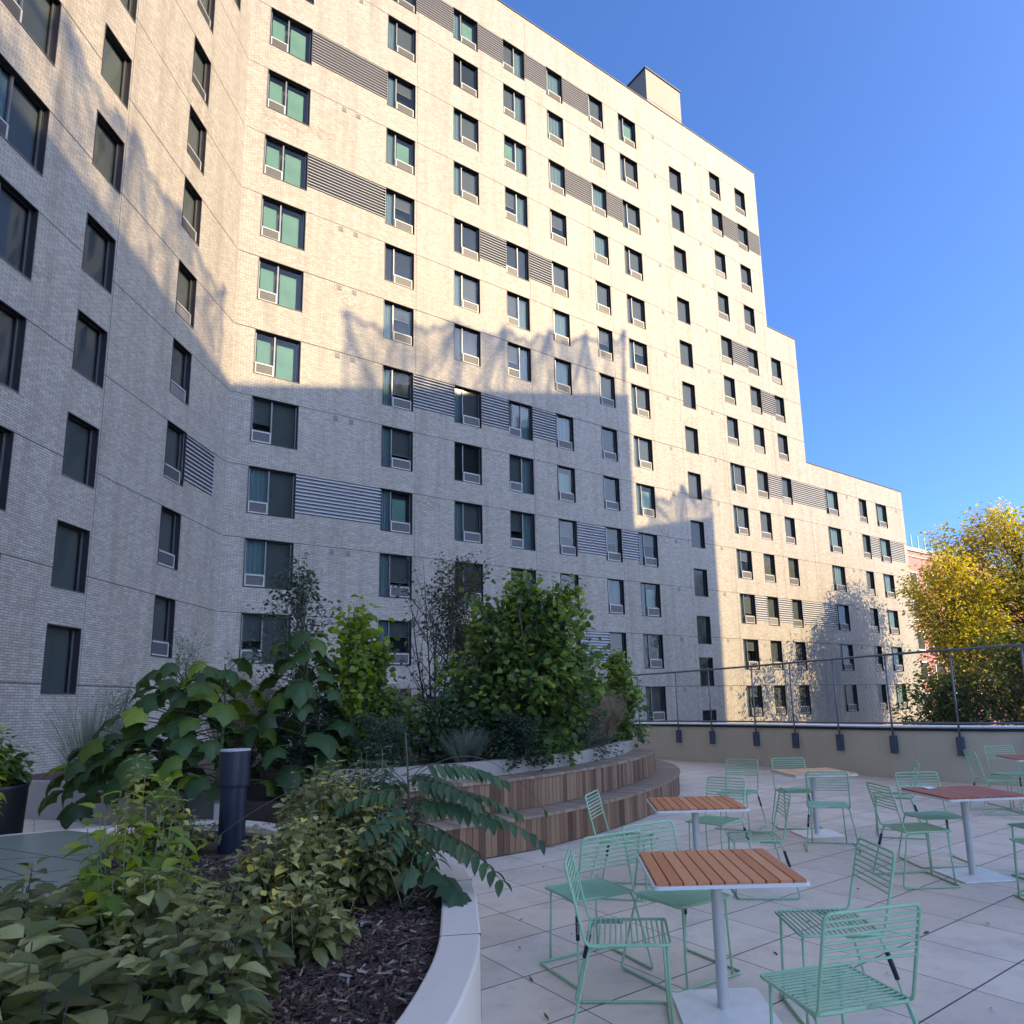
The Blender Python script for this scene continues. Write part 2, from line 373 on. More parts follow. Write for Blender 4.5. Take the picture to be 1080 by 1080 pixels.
def slab_mat():
    m, t, b = newmat('pale_green_slab'); oc = coords(t)
    n = noise(t, oc, .9, 6, .6); c = mixc(t, n, (.17, .18, .135), (.26, .27, .20))
    n2 = noise(t, mapping(t, oc, (2, 9, 1), (0, 0, .5)), 1.5, 5, .7)
    c = mixc(t, math_(t, 'MULTIPLY', math_(t, 'GREATER_THAN', n2, .64), .25), c, (.25, .26, .2))
    t.links.new(c, b.inputs['Base Color']); b.inputs['Roughness'].default_value = .3; return m
MT['slab'] = slab_mat()
def mulch_mat():
    m, t, b = newmat('bark_mulch'); oc = coords(t)
    at = N(t, 'ShaderNodeAttribute'); at.attribute_name = 'tone'
    c = ramp(t, at.outputs['Fac'], [(0, (.03, .018, .012)), (.5, (.12, .065, .04)), (.85, (.25, .14, .085)), (1, (.46, .37, .28))])
    t.links.new(c, b.inputs['Base Color']); b.inputs['Roughness'].default_value = .75
    bump(t, b, noise(t, oc, 60, 4, .8), 1.0, .02); return m
MT['mulch'] = mulch_mat()
def net_mat():
    m, t, b = newmat('roof_net'); oc = coords(t)
    b.inputs['Base Color'].default_value = (.1, .1, .1, 1)
    f = noise(t, mapping(t, oc, (.9, .9, .28)), 1.3, 2, .5)
    tr = N(t, 'ShaderNodeBsdfTransparent'); mx = N(t, 'ShaderNodeMixShader')
    fac = N(t, 'ShaderNodeMapRange'); fac.inputs['From Min'].default_value = .38; fac.inputs['From Max'].default_value = .64
    fac.inputs['To Min'].default_value = .2; fac.inputs['To Max'].default_value = .8; t.links.new(f, fac.inputs[0])
    t.links.new(fac.outputs[0], mx.inputs[0]); t.links.new(tr.outputs[0], mx.inputs[1]); t.links.new(b.outputs[0], mx.inputs[2])
    t.links.new(mx.outputs[0], t.nodes['Material Output'].inputs['Surface']); return m
MT['net'] = net_mat()

# ================================================================== SETTING
g = MB(); g.add([(-400, -300, -7), (400, -300, -7), (400, 500, -7), (-400, 500, -7)], [(0, 1, 2, 3)])
tag(g.build('ground', MT['asphalt']), kind='structure')
# terrace deck: bounded by the curved parapet
par = spline([(-6, 26.5), (-2.5, 24.8), (.5, 22.8), (2.79, 20.4), (3.75, 19.1), (4.5, 18.0), (5.15, 16.9), (5.82, 15.6), (6.42, 14.5), (6.95, 13.7), (7.5, 13.0), (8.1, 12.4), (9.2, 11.5), (11, 10.5), (14, 9.8)], .25)
out = [(14, -6), (-14, -6), (-14, 26.5)] + [tuple(p) for p in par]
g = MB(); g.prism([(float(x), float(y)) for x, y in out], -.5, 0.0)
tag(g.build('terrace_paving', MT['paver']), kind='structure')

# parapet wall with coping (curved)
def wallband(name, mat, c, d, z0, z1, parent=None, m=None):
    a = c; b2 = offset(c, d); n = len(c); mb = MB()
    vs = [(x, y, z0) for x, y in a] + [(x, y, z1) for x, y in a] + [(x, y, z0) for x, y in b2] + [(x, y, z1) for x, y in b2]
    fs = []
    for i in range(n - 1):
        fs += [(i, i + 1, n + i + 1, n + i), (2 * n + i + 1, 2 * n + i, 3 * n + i, 3 * n + i + 1), (n + i, n + i + 1, 3 * n + i + 1, 3 * n + i), (i + 1, i, 2 * n + i, 2 * n + i + 1)]
    fs += [(0, n, 3 * n, 2 * n), (n - 1, 3 * n - 1, 4 * n - 1, 2 * n - 1)]
    mb.add(vs, fs); o = mb.build(name, mat, parent); return o
pw = empty('parapet_wall'); tag(pw, 'long curved grey rendered parapet wall round the far edge of the terrace', 'wall')
wallband('wall_body', MT['parapet'], par, .3, -.5, .93, pw)
wallband('flashing', MT['bronze'], offset(par, -.03), .36, .93, .985, pw)
wallband('coping', MT['coping'], offset(par, .02), .75, .985, 1.01, pw)
# balustrade on the inner face of the parapet
bal = empty('balustrade'); tag(bal, 'grey steel railing with diamond wire mesh standing above the curved parapet wall', 'railing')
inner = offset(par, -.06)
brk = [(2.83, 19.39), (3.61, 18.4), (4.3, 17.05), (5.07, 16.09), (5.82, 15.04), (6.56, 13.99), (7.32, 13.02)]
Lc = np.concatenate([[0], np.cumsum(np.linalg.norm(np.diff(inner, axis=0), axis=1))])
def on_inner(s): return Vector((float(np.interp(s, Lc, inner[:, 0])), float(np.interp(s, Lc, inner[:, 1]))))
def scrv(p): return float(Lc[np.argmin(np.linalg.norm(inner - np.array(p), axis=1))])
ss = [scrv(p) for p in brk]
ss = [ss[0] - 1.5 * k for k in (3, 2, 1)] + ss + [ss[-1] + 1.15 * k for k in (1, 2, 3)]
HT, HB = 2.44, 1.08
for s0 in ss:
    p = on_inner(s0); q = on_inner(s0 + .05); an = math.atan2(q.y - p.y, q.x - p.x)
    e = MB(); e.tube([(p.x, p.y, .62), (p.x, p.y, HT)], .019, 8); e.build('post', MT['steel'], bal, True)
    e = MB(); e.box(-.055, .055, -.055, .055, -.17, .17); o = e.build('bracket', MT['bracket'], bal, loc=(p.x, p.y, .66)); o.rotation_euler = (0, 0, an)
s_a, s_b = ss[0], ss[-1]
for nm, z, r in (('top_rail', HT, .024), ('bottom_rail', HB, .02)):
    e = MB(); e.tube([(*on_inner(s_a + (s_b - s_a) * k / 90), z) for k in range(91)], r, 8); e.build(nm, MT['steel'], bal, True)
e = MB(); hh = HT - HB - .04; step = .075; run = hh * .55
ns = int((s_b - s_a) / step)
for k in range(-int(run / step), ns + 1):
    for sg in (1, -1):
        pts = []
        for j in range(6):
            f = j / 5; sc = s_a + k * step + (f if sg > 0 else 1 - f) * run
            if sc < s_a or sc > s_b: continue
            q = on_inner(sc); pts.append((q.x, q.y, HB + .02 + hh * f))
        if len(pts) > 1: e.tube(pts, .0013, 3, cap=False)
e.build('wire_mesh', MT['wire'], bal)

# ------------------------------------------------------------------ apartment building
C0 = Vector((-12.0085, 24.1229, 0)); aA = math.radians(.56318614); aB = math.radians(53.45845)
tA, tB = Vector((math.sin(aA), math.cos(aA), 0)), Vector((math.sin(aB), math.cos(aB), 0))
ROW = [37.08, 34.30, 31.18, 28.13, 25.02, 22.23, 19.46, 16.36, 13.59, 10.79, 8.01, 5.22, 2.44, -.36, -3.16]
bld = empty('apartment_building', C0); tag(bld, 'large pale brick apartment building stepping down in height, with rows of dark windows', 'building')
# local frames: x = u along wall, z = up, -y = outward normal
# wall B: x axis = tB, outward normal nB=(cos aB,-sin aB) = local -y
rotB = math.atan2(tB.y, tB.x)
rotA = math.atan2(tA.y, tA.x)       # for A use x = -u  (x axis points away from the camera), outward normal = (cos,-sin) = local -y
def wall_sheet(name, holes, u0, outline, zmin, rz, cap):
    """outline: list of (u_end, ztop) tiers going along +x"""
    us = {u0} | {o[0] for o in outline}; zs = {zmin} | {o[1] for o in outline}
    for a, b, c, d in holes: us |= {a, b}; zs |= {c, d}
    us = sorted(us); zs = sorted(zs); mb = MB()
    import bisect
    idx = set()
    for a, b, c, d in holes:
        for i in range(us.index(a), us.index(b)):
            for j in range(zs.index(c), zs.index(d)): idx.add((i, j))
    def top(u):
        for e, z in outline:
            if u < e: return z
        return -99
    for i in range(len(us) - 1):
        zt = top((us[i] + us[i + 1]) / 2); j = 0
        while j < len(zs) - 1:
            if zs[j + 1] > zt + 1e-6: break
            if (i, j) in idx: j += 1; continue
            k = j
            while k + 1 < len(zs) - 1 and (i, k + 1) not in idx and zs[k + 2] <= zt + 1e-6: k += 1
            mb.quad((us[i], 0, zs[j]), (us[i + 1], 0, zs[j]), (us[i + 1], 0, zs[k + 1]), (us[i], 0, zs[k + 1])); j = k + 1
    o = mb.build(name, MT['brick'], bld); o.rotation_euler = (0, 0, rz); return o

# window types ---------------------------------------------------------------
WM = [MT['bronze'], MT['sash'], MT['glass'], MT['blind'], MT['dark'], MT['cyan'], MT['green'], MT['ac'], MT['acdark'], MT['aclight']]
BR, SA, GL, BL, DK, CY, GR, AC, AD, AL = range(10)
DEP = .17
def window_parts(w, h, typ, style):
    """local: x 0..w, z -h..0 (top at 0), y into the wall. returns dict name->list of MB"""
    fr = MB(); pn = MB(); bd = MB(); ac = MB()
    # reveal lining
    fr.quad((0, 0, 0), (0, DEP, 0), (0, DEP, -h), (0, 0, -h), BR); fr.quad((w, 0, -h), (w, DEP, -h), (w, DEP, 0), (w, 0, 0), BR)
    fr.quad((0, 0, 0), (w, 0, 0), (w, DEP, 0), (0, DEP, 0), BR); fr.quad((0, 0, -h), (0, DEP, -h), (w, DEP, -h), (w, 0, -h), BR)
    ft = .045
    # thin proud edge trim
    for (a, b, c, d) in ((-.012, .012, -h, 0), (w - .012, w + .012, -h, 0)): fr.box(a, b, -.012, .02, c, d, BR)
    fr.box(-.012, w + .012, -.013, .02, -.0121, .012, BR); fr.box(-.012, w + .012, -.02, .02, -h - .014, -h + .01, SA if style == 'sill' else BR)
    y0, y1 = DEP - .05, DEP + .01
    fr.box(0, ft, y0, y1, -h, 0, BR); fr.box(w - ft, w, y0, y1, -h, 0, BR); fr.box(ft, w - ft, y0 + .002, y1, -ft, 0, BR); fr.box(ft, w - ft, y0 + .002, y1, -h, -h + ft, BR)
    # bays: list of (x0,x1,has_ac,fill)
    bays = typ
    for i, (a, b, has, fill) in enumerate(bays):
        x0 = ft if i == 0 else a * w; x1 = w - ft if i == len(bays) - 1 else b * w
        if i > 0: fr.box(a * w - .025, a * w + .025, y0 - .004, y1, -h + ft, -ft, SA)
        zb = -h + ft
        if has:
            zb = -h + ft + .46
            fr.box(x0, x1, y0 + .01, y1, zb - .02, zb + .02, SA)
            c = AL
            ya = y0 - .03
            ac.box(x0 + .01, x1 - .01, ya, y1, -h + ft, zb - .022, AD)
            for (p, q, r_, s_2) in ((x0 + .01, x1 - .01, -h + ft, -h + ft + .045), (x0 + .01, x1 - .01, zb - .067, zb - .022), (x0 + .01, x0 + .055, -h + ft + .045, zb - .067), (x1 - .055, x1 - .01, -h + ft + .045, zb - .067)):
                ac.box(p, q, ya - .02, ya - .001, r_, s_2, c)
            for k in range(7):
                z = -h + ft + .07 + k * .042; ac.box(x0 + .056, x1 - .056, ya - .012, ya - .001, z, z + .014, AL if has == 2 else AC)
        fr.box(x0, x0 + .03, y0 + .012, y1, zb, -ft, SA); fr.box(x1 - .03, x1, y0 + .012, y1, zb, -ft, SA)
        pn.quad((x0, DEP - .015, zb), (x1, DEP - .015, zb), (x1, DEP - .015, -ft), (x0, DEP - .015, -ft), GL)
        ybk = DEP + .06
        if fill == 'green':
            bd.quad((x0, DEP + .3, -h), (x1, DEP + .3, -h), (x1, DEP + .3, 0), (x0, DEP + .3, 0), BL)
            m_ = (x1 - x0) * .12; bd.quad((x0 + m_, ybk, zb + .02), (x1 - m_ * 1.6, ybk, zb + .02), (x1 - m_ * 1.6, ybk, -.32), (x0 + m_, ybk, -.32), GR)
        elif fill == 'half':
            bd.quad((x0, DEP + .3, -h), (x1, DEP + .3, -h), (x1, DEP + .3, 0), (x0, DEP + .3, 0), DK)
            bd.quad((x0, ybk, -h * .55), (x1, ybk, -h * .55), (x1, ybk, 0), (x0, ybk, 0), BL)
        elif fill[0] == 'd' and fill != 'dark':
            fr_ = float(fill[1:]) / 100
            bd.quad((x0, DEP + .3, -h), (x1, DEP + .3, -h), (x1, DEP + .3, 0), (x0, DEP + .3, 0), DK)
            bd.quad((x0, ybk, -h * fr_), (x1, ybk, -h * fr_), (x1, ybk, 0), (x0, ybk, 0), BL)
            bd.box(x0, x1, ybk - .01, ybk + .01, -h * fr_ - .02, -h * fr_, AL)
            bd.box(x0 + (x1 - x0) * .2, x0 + (x1 - x0) * .6, DEP + .2, DEP + .28, -h + .04, -h + .04 + h * (.18 + fr_ * .2), CY)
        elif fill == 'fold':
            n = 8; 
            for k in range(n):
                xa = x0 + (x1 - x0) * k / n; xb = x0 + (x1 - x0) * (k + 1) / n; ya_, yb_ = ybk + .03 * (k % 2), ybk + .03 * ((k + 1) % 2)
                bd.quad((xa, ya_, zb), (xb, yb_, zb), (xb, yb_, -.03), (xa, ya_, -.03), CY)
        else:
            bd.quad((x0, ybk, zb), (x1, ybk, zb), (x1, ybk, 0), (x0, ybk, 0), {'blind': BL, 'dark': DK}[fill])
    return fr, pn, bd, ac
cache = {}
def place_window(root, rz, u, ztop, w, h, key, typ, style, stuff=None, label=None):
    org = Vector((math.cos(rz) * u, math.sin(rz) * u, ztop))
    if stuff is not None:
        for mb in window_parts(w, h, typ, style):
            ca, sa = math.cos(rz), math.sin(rz)
            b0 = len(stuff.v); stuff.v += [(ca * (x + u) - sa * y, sa * (x + u) + ca * y, z + ztop) for x, y, z in mb.v]
            stuff.f += [tuple(i + b0 for i in f) for f in mb.f]; stuff.m += mb.m; stuff.t += mb.t
        return
    if key not in cache:
        ps = window_parts(w, h, typ, style); objs = []
        for nm, mb in zip(('window', 'pane', 'blind', 'air_conditioner'), ps):  # blind mesh also holds near-black sheets painted for room shade
            objs.append(mb.build(nm, WM) if mb.f else None)
        cache[key] = [objs, False]
    objs, used = cache[key]
    if not used: new = objs; cache[key][1] = True
    else:
        new = []
        for o in objs:
            if o is None: new.append(None); continue
            c = o.copy(); COL.objects.link(c); new.append(c)
    f = new[0]; f.parent = root; f.location = org; f.rotation_euler = (0, 0, rz)
    for o in new[1:]:
        if o is not None: o.parent = f; o.location = (0, 0, 0); o.rotation_euler = (0, 0, 0)
    if label: f['label'] = label

T_c1 = lambda a, b: [(0, .44, 1, a), (.44, 1, 0, b)]
T_c2 = lambda a, b, s=.34: [(0, s, 0, a), (s, 1, 1, b)]
T_c4 = lambda a, b: [(0, .55, 1, a), (.55, 1, 0, b)]
COLS = [ # u0,u1, rows, kind
    ('c1', .78, 2.51, range(1, 13)), ('c2', 5.97, 7.39, range(0, 13)), ('c3', 9.44, 10.86, range(0, 13)), ('c4', 12.40, 13.79, range(0, 13)),
    ('c5', 15.26, 16.38, range(0, 13)), ('c6', 18.30, 19.41, range(0, 13)), ('c7', 20.65, 22.07, range(0, 13)),
    ('c9', 28.85, 29.91, range(0, 7)), ('c9b', 28.85, 30.27, range(7, 13)), ('c10', 31.5, 32.6, range(0, 13)), ('c11', 34.08, 35.16, range(4, 13)),
    ('c12', 39.16, 40.74, range(7, 13)), ('c13', 43.59, 44.62, range(7, 13)), ('c14', 45.99, 47.52, range(7, 13))]
HW = 1.82
Bw = []; rw = random.Random(3)
for nm, u0, u1, rows in COLS:
    for r in rows:
        k = rw.random()
        fl = 'fold'
        if nm == 'c1': typ, key = ((T_c1('green', 'green'), 'g') if r <= 7 else (T_c1('fold' if k < .6 else 'half', 'blind'), 'f' if k < .6 else 'h'))
        elif nm in ('c2', 'c3', 'c7', 'c9b'):
            if k < .16: typ, key = T_c2('fold', 'green'), 'fg'
            elif k < .5: typ, key = T_c2('fold', 'blind'), 'fb'
            elif k < .64: typ, key = T_c2('fold', 'd35'), 'f35'
            elif k < .76: typ, key = T_c2('fold', 'd62'), 'f62'
            elif k < .88: typ, key = T_c2('dark', 'dark'), 'dd'
            else: typ, key = T_c2('blind', 'd80'), 'b80'
        elif nm == 'c4':
            typ, key = (T_c4('blind', 'fold'), 'bf') if k < .4 else (T_c4('d50', 'fold'), 'd5f') if k < .6 else (T_c4('dark', 'dark'), 'dd') if k < .75 else (T_c4('green', 'fold'), 'gf')
        elif nm in ('c5', 'c6'):
            typ, key = (T_c2('blind', 'blind', .14), 'bb') if k < .45 else (T_c2('blind', 'green', .14), 'bg') if k < .62 else (T_c2('blind', 'd45', .14), 'b45') if k < .82 else (T_c2('dark', 'fold', .14), 'df')
        elif nm in ('c12', 'c14'): typ, key = T_c2('blind', 'fold', .3), 'bf3'
        else: typ, key = ([(0, 1, 2 if k < .4 else 1, 'blind')], 'L' if k < .4 else 'M')
        Bw.append([nm, u0, u1, ROW[r], HW, typ, nm + key, 'plain', r])
C8 = [35.53, 32.73, 29.88, 26.37, 23.47, 20.75, 17.89, 15.03, 12.06, 9.18, 6.42, 4.04, 1.09]
for i, z in enumerate(C8): Bw.append(['c8', 24.9, 26.0, z, 1.6, [(0, 1, 0, 'blind' if i < 10 else 'dark')], 'c8' + ('b' if i < 10 else 'd'), 'plain', i])
holesB = [(w[1], w[2], w[3] - w[4], w[3]) for w in Bw]
# louvre panels: (u0,u1,row)
g12, g23, g34, g45, g56, g67 = (2.51, 5.97), (7.39, 9.44), (10.86, 12.4), (13.79, 15.26), (16.38, 18.3), (19.41, 20.65)
LV = [(*g12, 2), (*g12, 4), (*g12, 9), (*g23, 0), (*g34, 0), (*g45, 0), (*g56, 0), (*g34, 4), (*g45, 4), (*g56, 2), (*g67, 2), (*g23, 7), (*g34, 7), (*g45, 7), (*g56, 9), (*g67, 9), (*g56, 11), (*g56, 4),
      (29.91, 31.5, 1), (32.6, 33.9, 1), (29.91, 31.5, 4), (32.6, 34.08, 5), (32.6, 34.08, 7), (35.16, 39.16, 7), (44.62, 45.99, 8), (47.52, 49.67, 8), (30.27, 31.5, 10), (32.6, 34.08, 10), (35.16, 39.16, 10)]
LV.remove((*g56, 4)); 
holesB += [(a, b, ROW[r] - 1.6, ROW[r] - .02) for a, b, r in LV]
outB = [(33.95, 39.34), (37.15, 27.27), (50.18, 17.94)]
wall_sheet('brick_wall', holesB, 0, outB, -7, rotB, True)
# sort by how large they show
camp = Vector((0, 0, CAMZ))
def area(w):
    u = (w[1] + w[2]) / 2; p = C0 + tB * u + Vector((0, 0, w[3] - .9)); d = p - camp; n = Vector((math.cos(aB), -math.sin(aB), 0))
    x = d.dot(Rv) / d.dot(fw) * 724.7 + 586; y = d.dot(Dv) / d.dot(fw) * 724.7 + 620
    vis = 1 if (-20 < x < 1100 and -20 < y < 765) else .001
    return vis * (w[2] - w[1]) * w[4] * abs(d.normalized().dot(n)) / d.length_squared
order = sorted(range(len(Bw)), key=lambda i: -area(Bw[i]))
A_w = []
for z in (26.24, 23.40 + 1.62, 22.23, 19.46, 16.36, 13.59, 10.79, 8.01, 5.22, 2.44): pass
# wall A windows: u (distance from corner towards camera): x = -u
for r in range(0, 12): A_w.append(('a3', -3.77, -2.70, ROW[r], 1.84, [(0, 1, 2 if r in (7, 8) else 1, 'blind')], 'a3' + ('l' if r in (7, 8) else 'm'), 'sill', r))
for z in (23.66, 20.69, 17.90, 14.79, 12.0, 9.2, 6.4, 3.85): A_w.append(('a2', -7.95, -6.81, z, 1.64, [(0, 1, 0, 'blind')], 'a2', 'sill', 0))
for z in (26.5, 29.3, 32.1): A_w.append(('a2', -7.95, -6.81, z, 1.64, [(0, 1, 0, 'blind')], 'a2', 'sill', 0))
for r in range(3, 14): A_w.append(('a1', -11.45, -9.52, ROW[r], 1.84, [(0, .5, 1, 'fold'), (.5, 1, 0, 'blind')], 'a1', 'sill', r))
A_w.append(('a0', -1.85, -.9, 31.02, 1.64, [(0, 1, 0, 'blind')], 'a0', 'sill', 0))
holesA = [(w[1], w[2], w[3] - w[4], w[3]) for w in A_w]
LA = [(-2.70, -.87, 9)]
holesA += [(a, b, ROW[r] - 1.6, ROW[r] - .02) for a, b, r in LA]
wall_sheet('brick_wall', holesA, -26.0, [(0.0, 39.34)], -7, rotA, True)
NB = 100 - len(A_w)
stuff = MB()
for n_, i in enumerate(order):
    nm, u0, u1, zt, h, typ, key, st, r = Bw[i]
    place_window(bld, rotB, u0, zt, u1 - u0, h, key, typ, st, stuff if n_ >= NB else None)
o = stuff.build('window', WM, bld); o['kind'] = 'stuff'; o['label'] = 'smaller windows farther along the pale brick facade'
for nm, u0, u1, zt, h, typ, key, st, r in A_w: place_window(bld, rotA, u0, zt, u1 - u0, h, key, typ, st)
# louvre panels
def louver(u0, u1, ztop, rz, h=1.58):
    mb = MB(); n = 11; p = h / n
    for k in range(n):
        z1 = ztop - k * p; z0 = z1 - p
        prof = [(.06, z1), (.05, z1 - p * .10), (-.035, z0 + p * .42), (-.036, z0 + p * .22), (.06, z0 + p * .1), (.06, z0)]
        for q, ((ya, za), (yb, zb)) in enumerate(zip(prof, prof[1:])): mb.quad((u0, ya, za), (u1, ya, za), (u1, yb, zb), (u0, yb, zb), 1 if q in (0, 3, 4) else 0)  # recesses and slat undersides painted darker for their shade
    mb.box(u0, u1, .055, .08, ztop - h, ztop)
    o = mb.build('louver_panel', [MT['louver'], MT['louvershade']], bld); o.rotation_euler = (0, 0, rz)
for a, b, r in LV: louver(a, b, ROW[r] - .02, rotB)
for a, b, r in LA: louver(a, b, ROW[r] - .02, rotA)
# floor joints, control joints
jb = MB()
def clear_runs(z, lo, hi, holes):
    cut = sorted((a - .013, b + .013) for a, b, c, d in holes if c - .02 <= z <= d + .02); runs = []; x = lo
    for a, b in cut:
        if a > x: runs.append((x, a))
        x = max(x, b)
    if x < hi: runs.append((x, hi))
    return runs
def endu(z):
    for e, zt in reversed(outB):
        if z < zt: return e
    return 33.95
for z in ROW[:14]:
    for a, b in clear_runs(z, .02, endu(z), holesB): jb.box(a, b, -.003, .01, z - .016, z + .014)
def vruns(u, zlo, zhi, holes):
    cut = sorted((c - .02, d + .03) for a, b, c, d in holes if a - .02 <= u <= b + .02); runs = []; x = zlo
    for a, b in cut:
        if a > x: runs.append((x, a))
        x = max(x, b)
    if x < zhi: runs.append((x, zhi))
    return runs
for u in (7.5, 13.85, 19.5, 24.6, 28.6, 33.6, 37.2, 43.4):
    for a, b in vruns(u, -7, 39 if u < 33.9 else (26.9 if u < 37.1 else 17.6), holesB): jb.box(u - .007, u + .007, -.0025, .01, a, b)
o = jb.build('mortar_joint', MT['joint'], bld); o.rotation_euler = (0, 0, rotB)
jb = MB()
for z in ROW[:14]:
    for a, b in clear_runs(z, -26, -.02, holesA): jb.box(a, b, -.003, .01, z - .016, z + .014)
for a, b in vruns(-6.72, -7, 39, holesA): jb.box(-6.727, -6.713, -.0025, .01, a, b)
o = jb.build('mortar_joint', MT['joint'], bld); o.rotation_euler = (0, 0, rotA)
# vent grilles
def vent(u, z, rz, s=.22):
    mb = MB(); mb.box(u, u + s * .9, -.02, .01, z - s, z)
    for k in range(4): mb.box(u + .02, u + s * .9 - .02, -.026, -.0205, z - .03 - k * .05, z - .055 - k * .05, 1)
    o = mb.build('vent_grille', [MT['vent'], MT['acdark']], bld); o.rotation_euler = (0, 0, rz)
for r in range(0, 13):
    if (g12[0], g12[1], r) not in LV: vent(3.9, ROW[r] - .06, rotB); vent(4.55, ROW[r] - .06, rotB)
    vent(23.5, ROW[r] - .06, rotB)
    vent(27.4, ROW[r] - .04, rotB)
    if r >= 7: vent(41.9, ROW[r] - .05, rotB)
    if r in (7, 9, 10): vent(49.0, ROW[r] - .1, rotB)
# coping, end walls, roofs
def bbox(u0, u1, y0, y1, z0, z1, name, mat):
    mb = MB(); mb.box(u0, u1, y0, y1, z0, z1); o = mb.build(name, mat, bld); o.rotation_euler = (0, 0, rotB)
for (u0, u1, z) in ((0, 33.99, 39.34), (33.99, 37.19, 27.27), (37.19, 50.22, 17.94)): bbox(u0, u1, -.04, .5, z, z + .05, 'roof_coping', MT['bronze'])
mb = MB(); mb.box(-26, .02, -.04, .5, 39.34, 39.39); o = mb.build('roof_coping', MT['bronze'], bld); o.rotation_euler = (0, 0, rotA)
# body of the building behind the facades
mb = MB(); mb.box(0, 33.95, .55, 17, -7, 38.8); mb.box(33.95, 37.15, .55, 17, -7, 26.8); mb.box(37.15, 50.18, .55, 17, -7, 17.4)
mb.quad((33.95, 0, 27.3), (33.95, .55, 27.3), (33.95, .55, 39.34), (33.95, 0, 39.34)); mb.quad((37.15, 0, 17.9), (37.15, .55, 17.9), (37.15, .55, 27.27), (37.15, 0, 27.27)); mb.quad((50.18, 0, -7), (50.18, .55, -7), (50.18, .55, 17.94), (50.18, 0, 17.94))
o = mb.build('building_core', MT['roof'], bld); o.rotation_euler = (0, 0, rotB)
mb = MB(); mb.box(-26, 0, .55, 15, -7, 38.8); mb.quad((-26, 0, -7), (-26, .55, -7), (-26, .55, 39.34), (-26, 0, 39.34)); o = mb.build('building_core', MT['roof'], bld); o.rotation_euler = (0, 0, rotA)
# rooftop stair bulkhead
mb = MB(); mb.box(28.55, 32.3, 5.0, 10.5, 38.5, 49.4); mb.box(28.47, 32.38, 4.92, 10.58, 49.4, 49.5, 1); mb.box(28.54, 32.31, 4.99, 5.0, 46.75, 46.79, 1); o = mb.build('rooftop_bulkhead', [MT['bulk'], MT['bronze']], bld); o.rotation_euler = (0, 0, rotB)
# dark strip behind the shrubs, painted for the shaded gap under the brick
mb = MB(); mb.box(3.0, 9.2, -.025, .01, 1.72, 2.12); o = mb.build('base_gap_shade', MT['bronze'], bld); o.rotation_euler = (0, 0, rotB)

# ------------------------------------------------------------------ buildings behind the camera (they shade the terrace)
sh = Vector((math.sin(SAZ), math.cos(SAZ), 0)); tt = Vector((math.cos(SAZ + PI), -math.sin(SAZ + PI), 0))  # along the shading wall
tt = Vector((math.sin(math.radians(24.7)), math.cos(math.radians(24.7)), 0))
TE = math.tan(SEL); DO = 95.0
def occ(name, label, t0, t1, ztop, dep=14):
    r = empty(name, C0 + sh * DO); r.rotation_euler = (0, 0, math.atan2(tt.y, tt.x)); tag(r, label, 'building')
    mb = MB(); mb.box(t0, t1, -dep, 0, -7, ztop); mb.build('wall', MT['brick'], r)
    mb = MB(); mb.box(t0 - .02, t1 + .02, -.3, .04, ztop, ztop + .06); mb.build('roof_coping', MT['bronze'], r)
    wn_ = MB()
    for z in np.arange(1.0, ztop - 2, 3.0):
        for t in np.arange(t0 + 2, t1 - 2, 3.6): wn_.box(t, t + 1.4, -.005, .03, z, z + 1.8)
    w_ = wn_.build('window', MT['dark'], r); w_['kind'] = 'stuff'
    return r
zo1 = 13.56 + DO * TE + .25
o1 = occ('tower_block', 'tall brick block behind the terrace that throws it into shade', -28, 17.9, zo1)
o2 = occ('apartment_block', 'lower brick block beside the tall one behind the terrace', 17.8, 23.6, 24.75 + (DO - 38) * TE)
def net(t0, t1, zr, hgt, sp, parent, seed):
    """scalloped safety netting between posts on the roof edge"""
    r = random.Random(seed); mb = MB(); n = max(1, int(round((t1 - t0) / sp))); sp = (t1 - t0) / n
    hs = [hgt + r.uniform(-.25, .25) for _ in range(n + 1)]; nz = 14
    grid = []
    for i in range(n * 12 + 1):
        b = min(n - 1, i // 12); f = i / 12 - b; t = t0 + i * sp / 12
        top = hs[b] * (1 - f) + hs[b + 1] * f - .55 * 4 * f * (1 - f) + .12 * math.sin(i * 1.7)
        grid.append([(t + .15 * math.sin(j * .8 + i * .3), .25 * math.sin(i * 1.9 + j * .25) + .15 * math.sin(i * .7 + j * .9), zr + top * j / nz) for j in range(nz + 1)])
    vs = [p for c in grid for p in c]; fs = []
    for i in range(len(grid) - 1):
        for j in range(nz): a = i * (nz + 1) + j; fs.append((a, a + nz + 1, a + nz + 2, a + 1))
    mb.add(vs, fs); mb.build('roof_net', MT['net'], parent, True)
    hb = MB(); hb.tube([c[-1] for c in grid], .09, 5)
    for k in range(n):
        for q in range(3):
            a = grid[k * 12 + r.choice((0, 12))][-1]; b = grid[min(len(grid) - 1, k * 12 + r.randrange(2, 11))][r.choice((0, 0, 4))]
            hb.tube(curve3(a, b, (0, 0, -.15 * hgt), 6), r.uniform(.05, .11), 5, r2=.04)
    hb.build('net_fold', MT['bronze'], parent, True)
    pb = MB()
    for k in range(n + 1): pb.tube([(t0 + k * sp, 0, zr - .3), (t0 + k * sp, 0, zr + hs[k] + .25)], .06, 6)
    pb.build('net_post', MT['bronze'], parent)
net(3.8, 17.7, zo1, 3.6, 2.35, o1, 4); net(-16, -.8, zo1, 3.4, 2.35, o1, 5)
net(18.9, 23.5, 24.75 + (DO - 38) * TE, 2.0, 2.3, o2, 9)

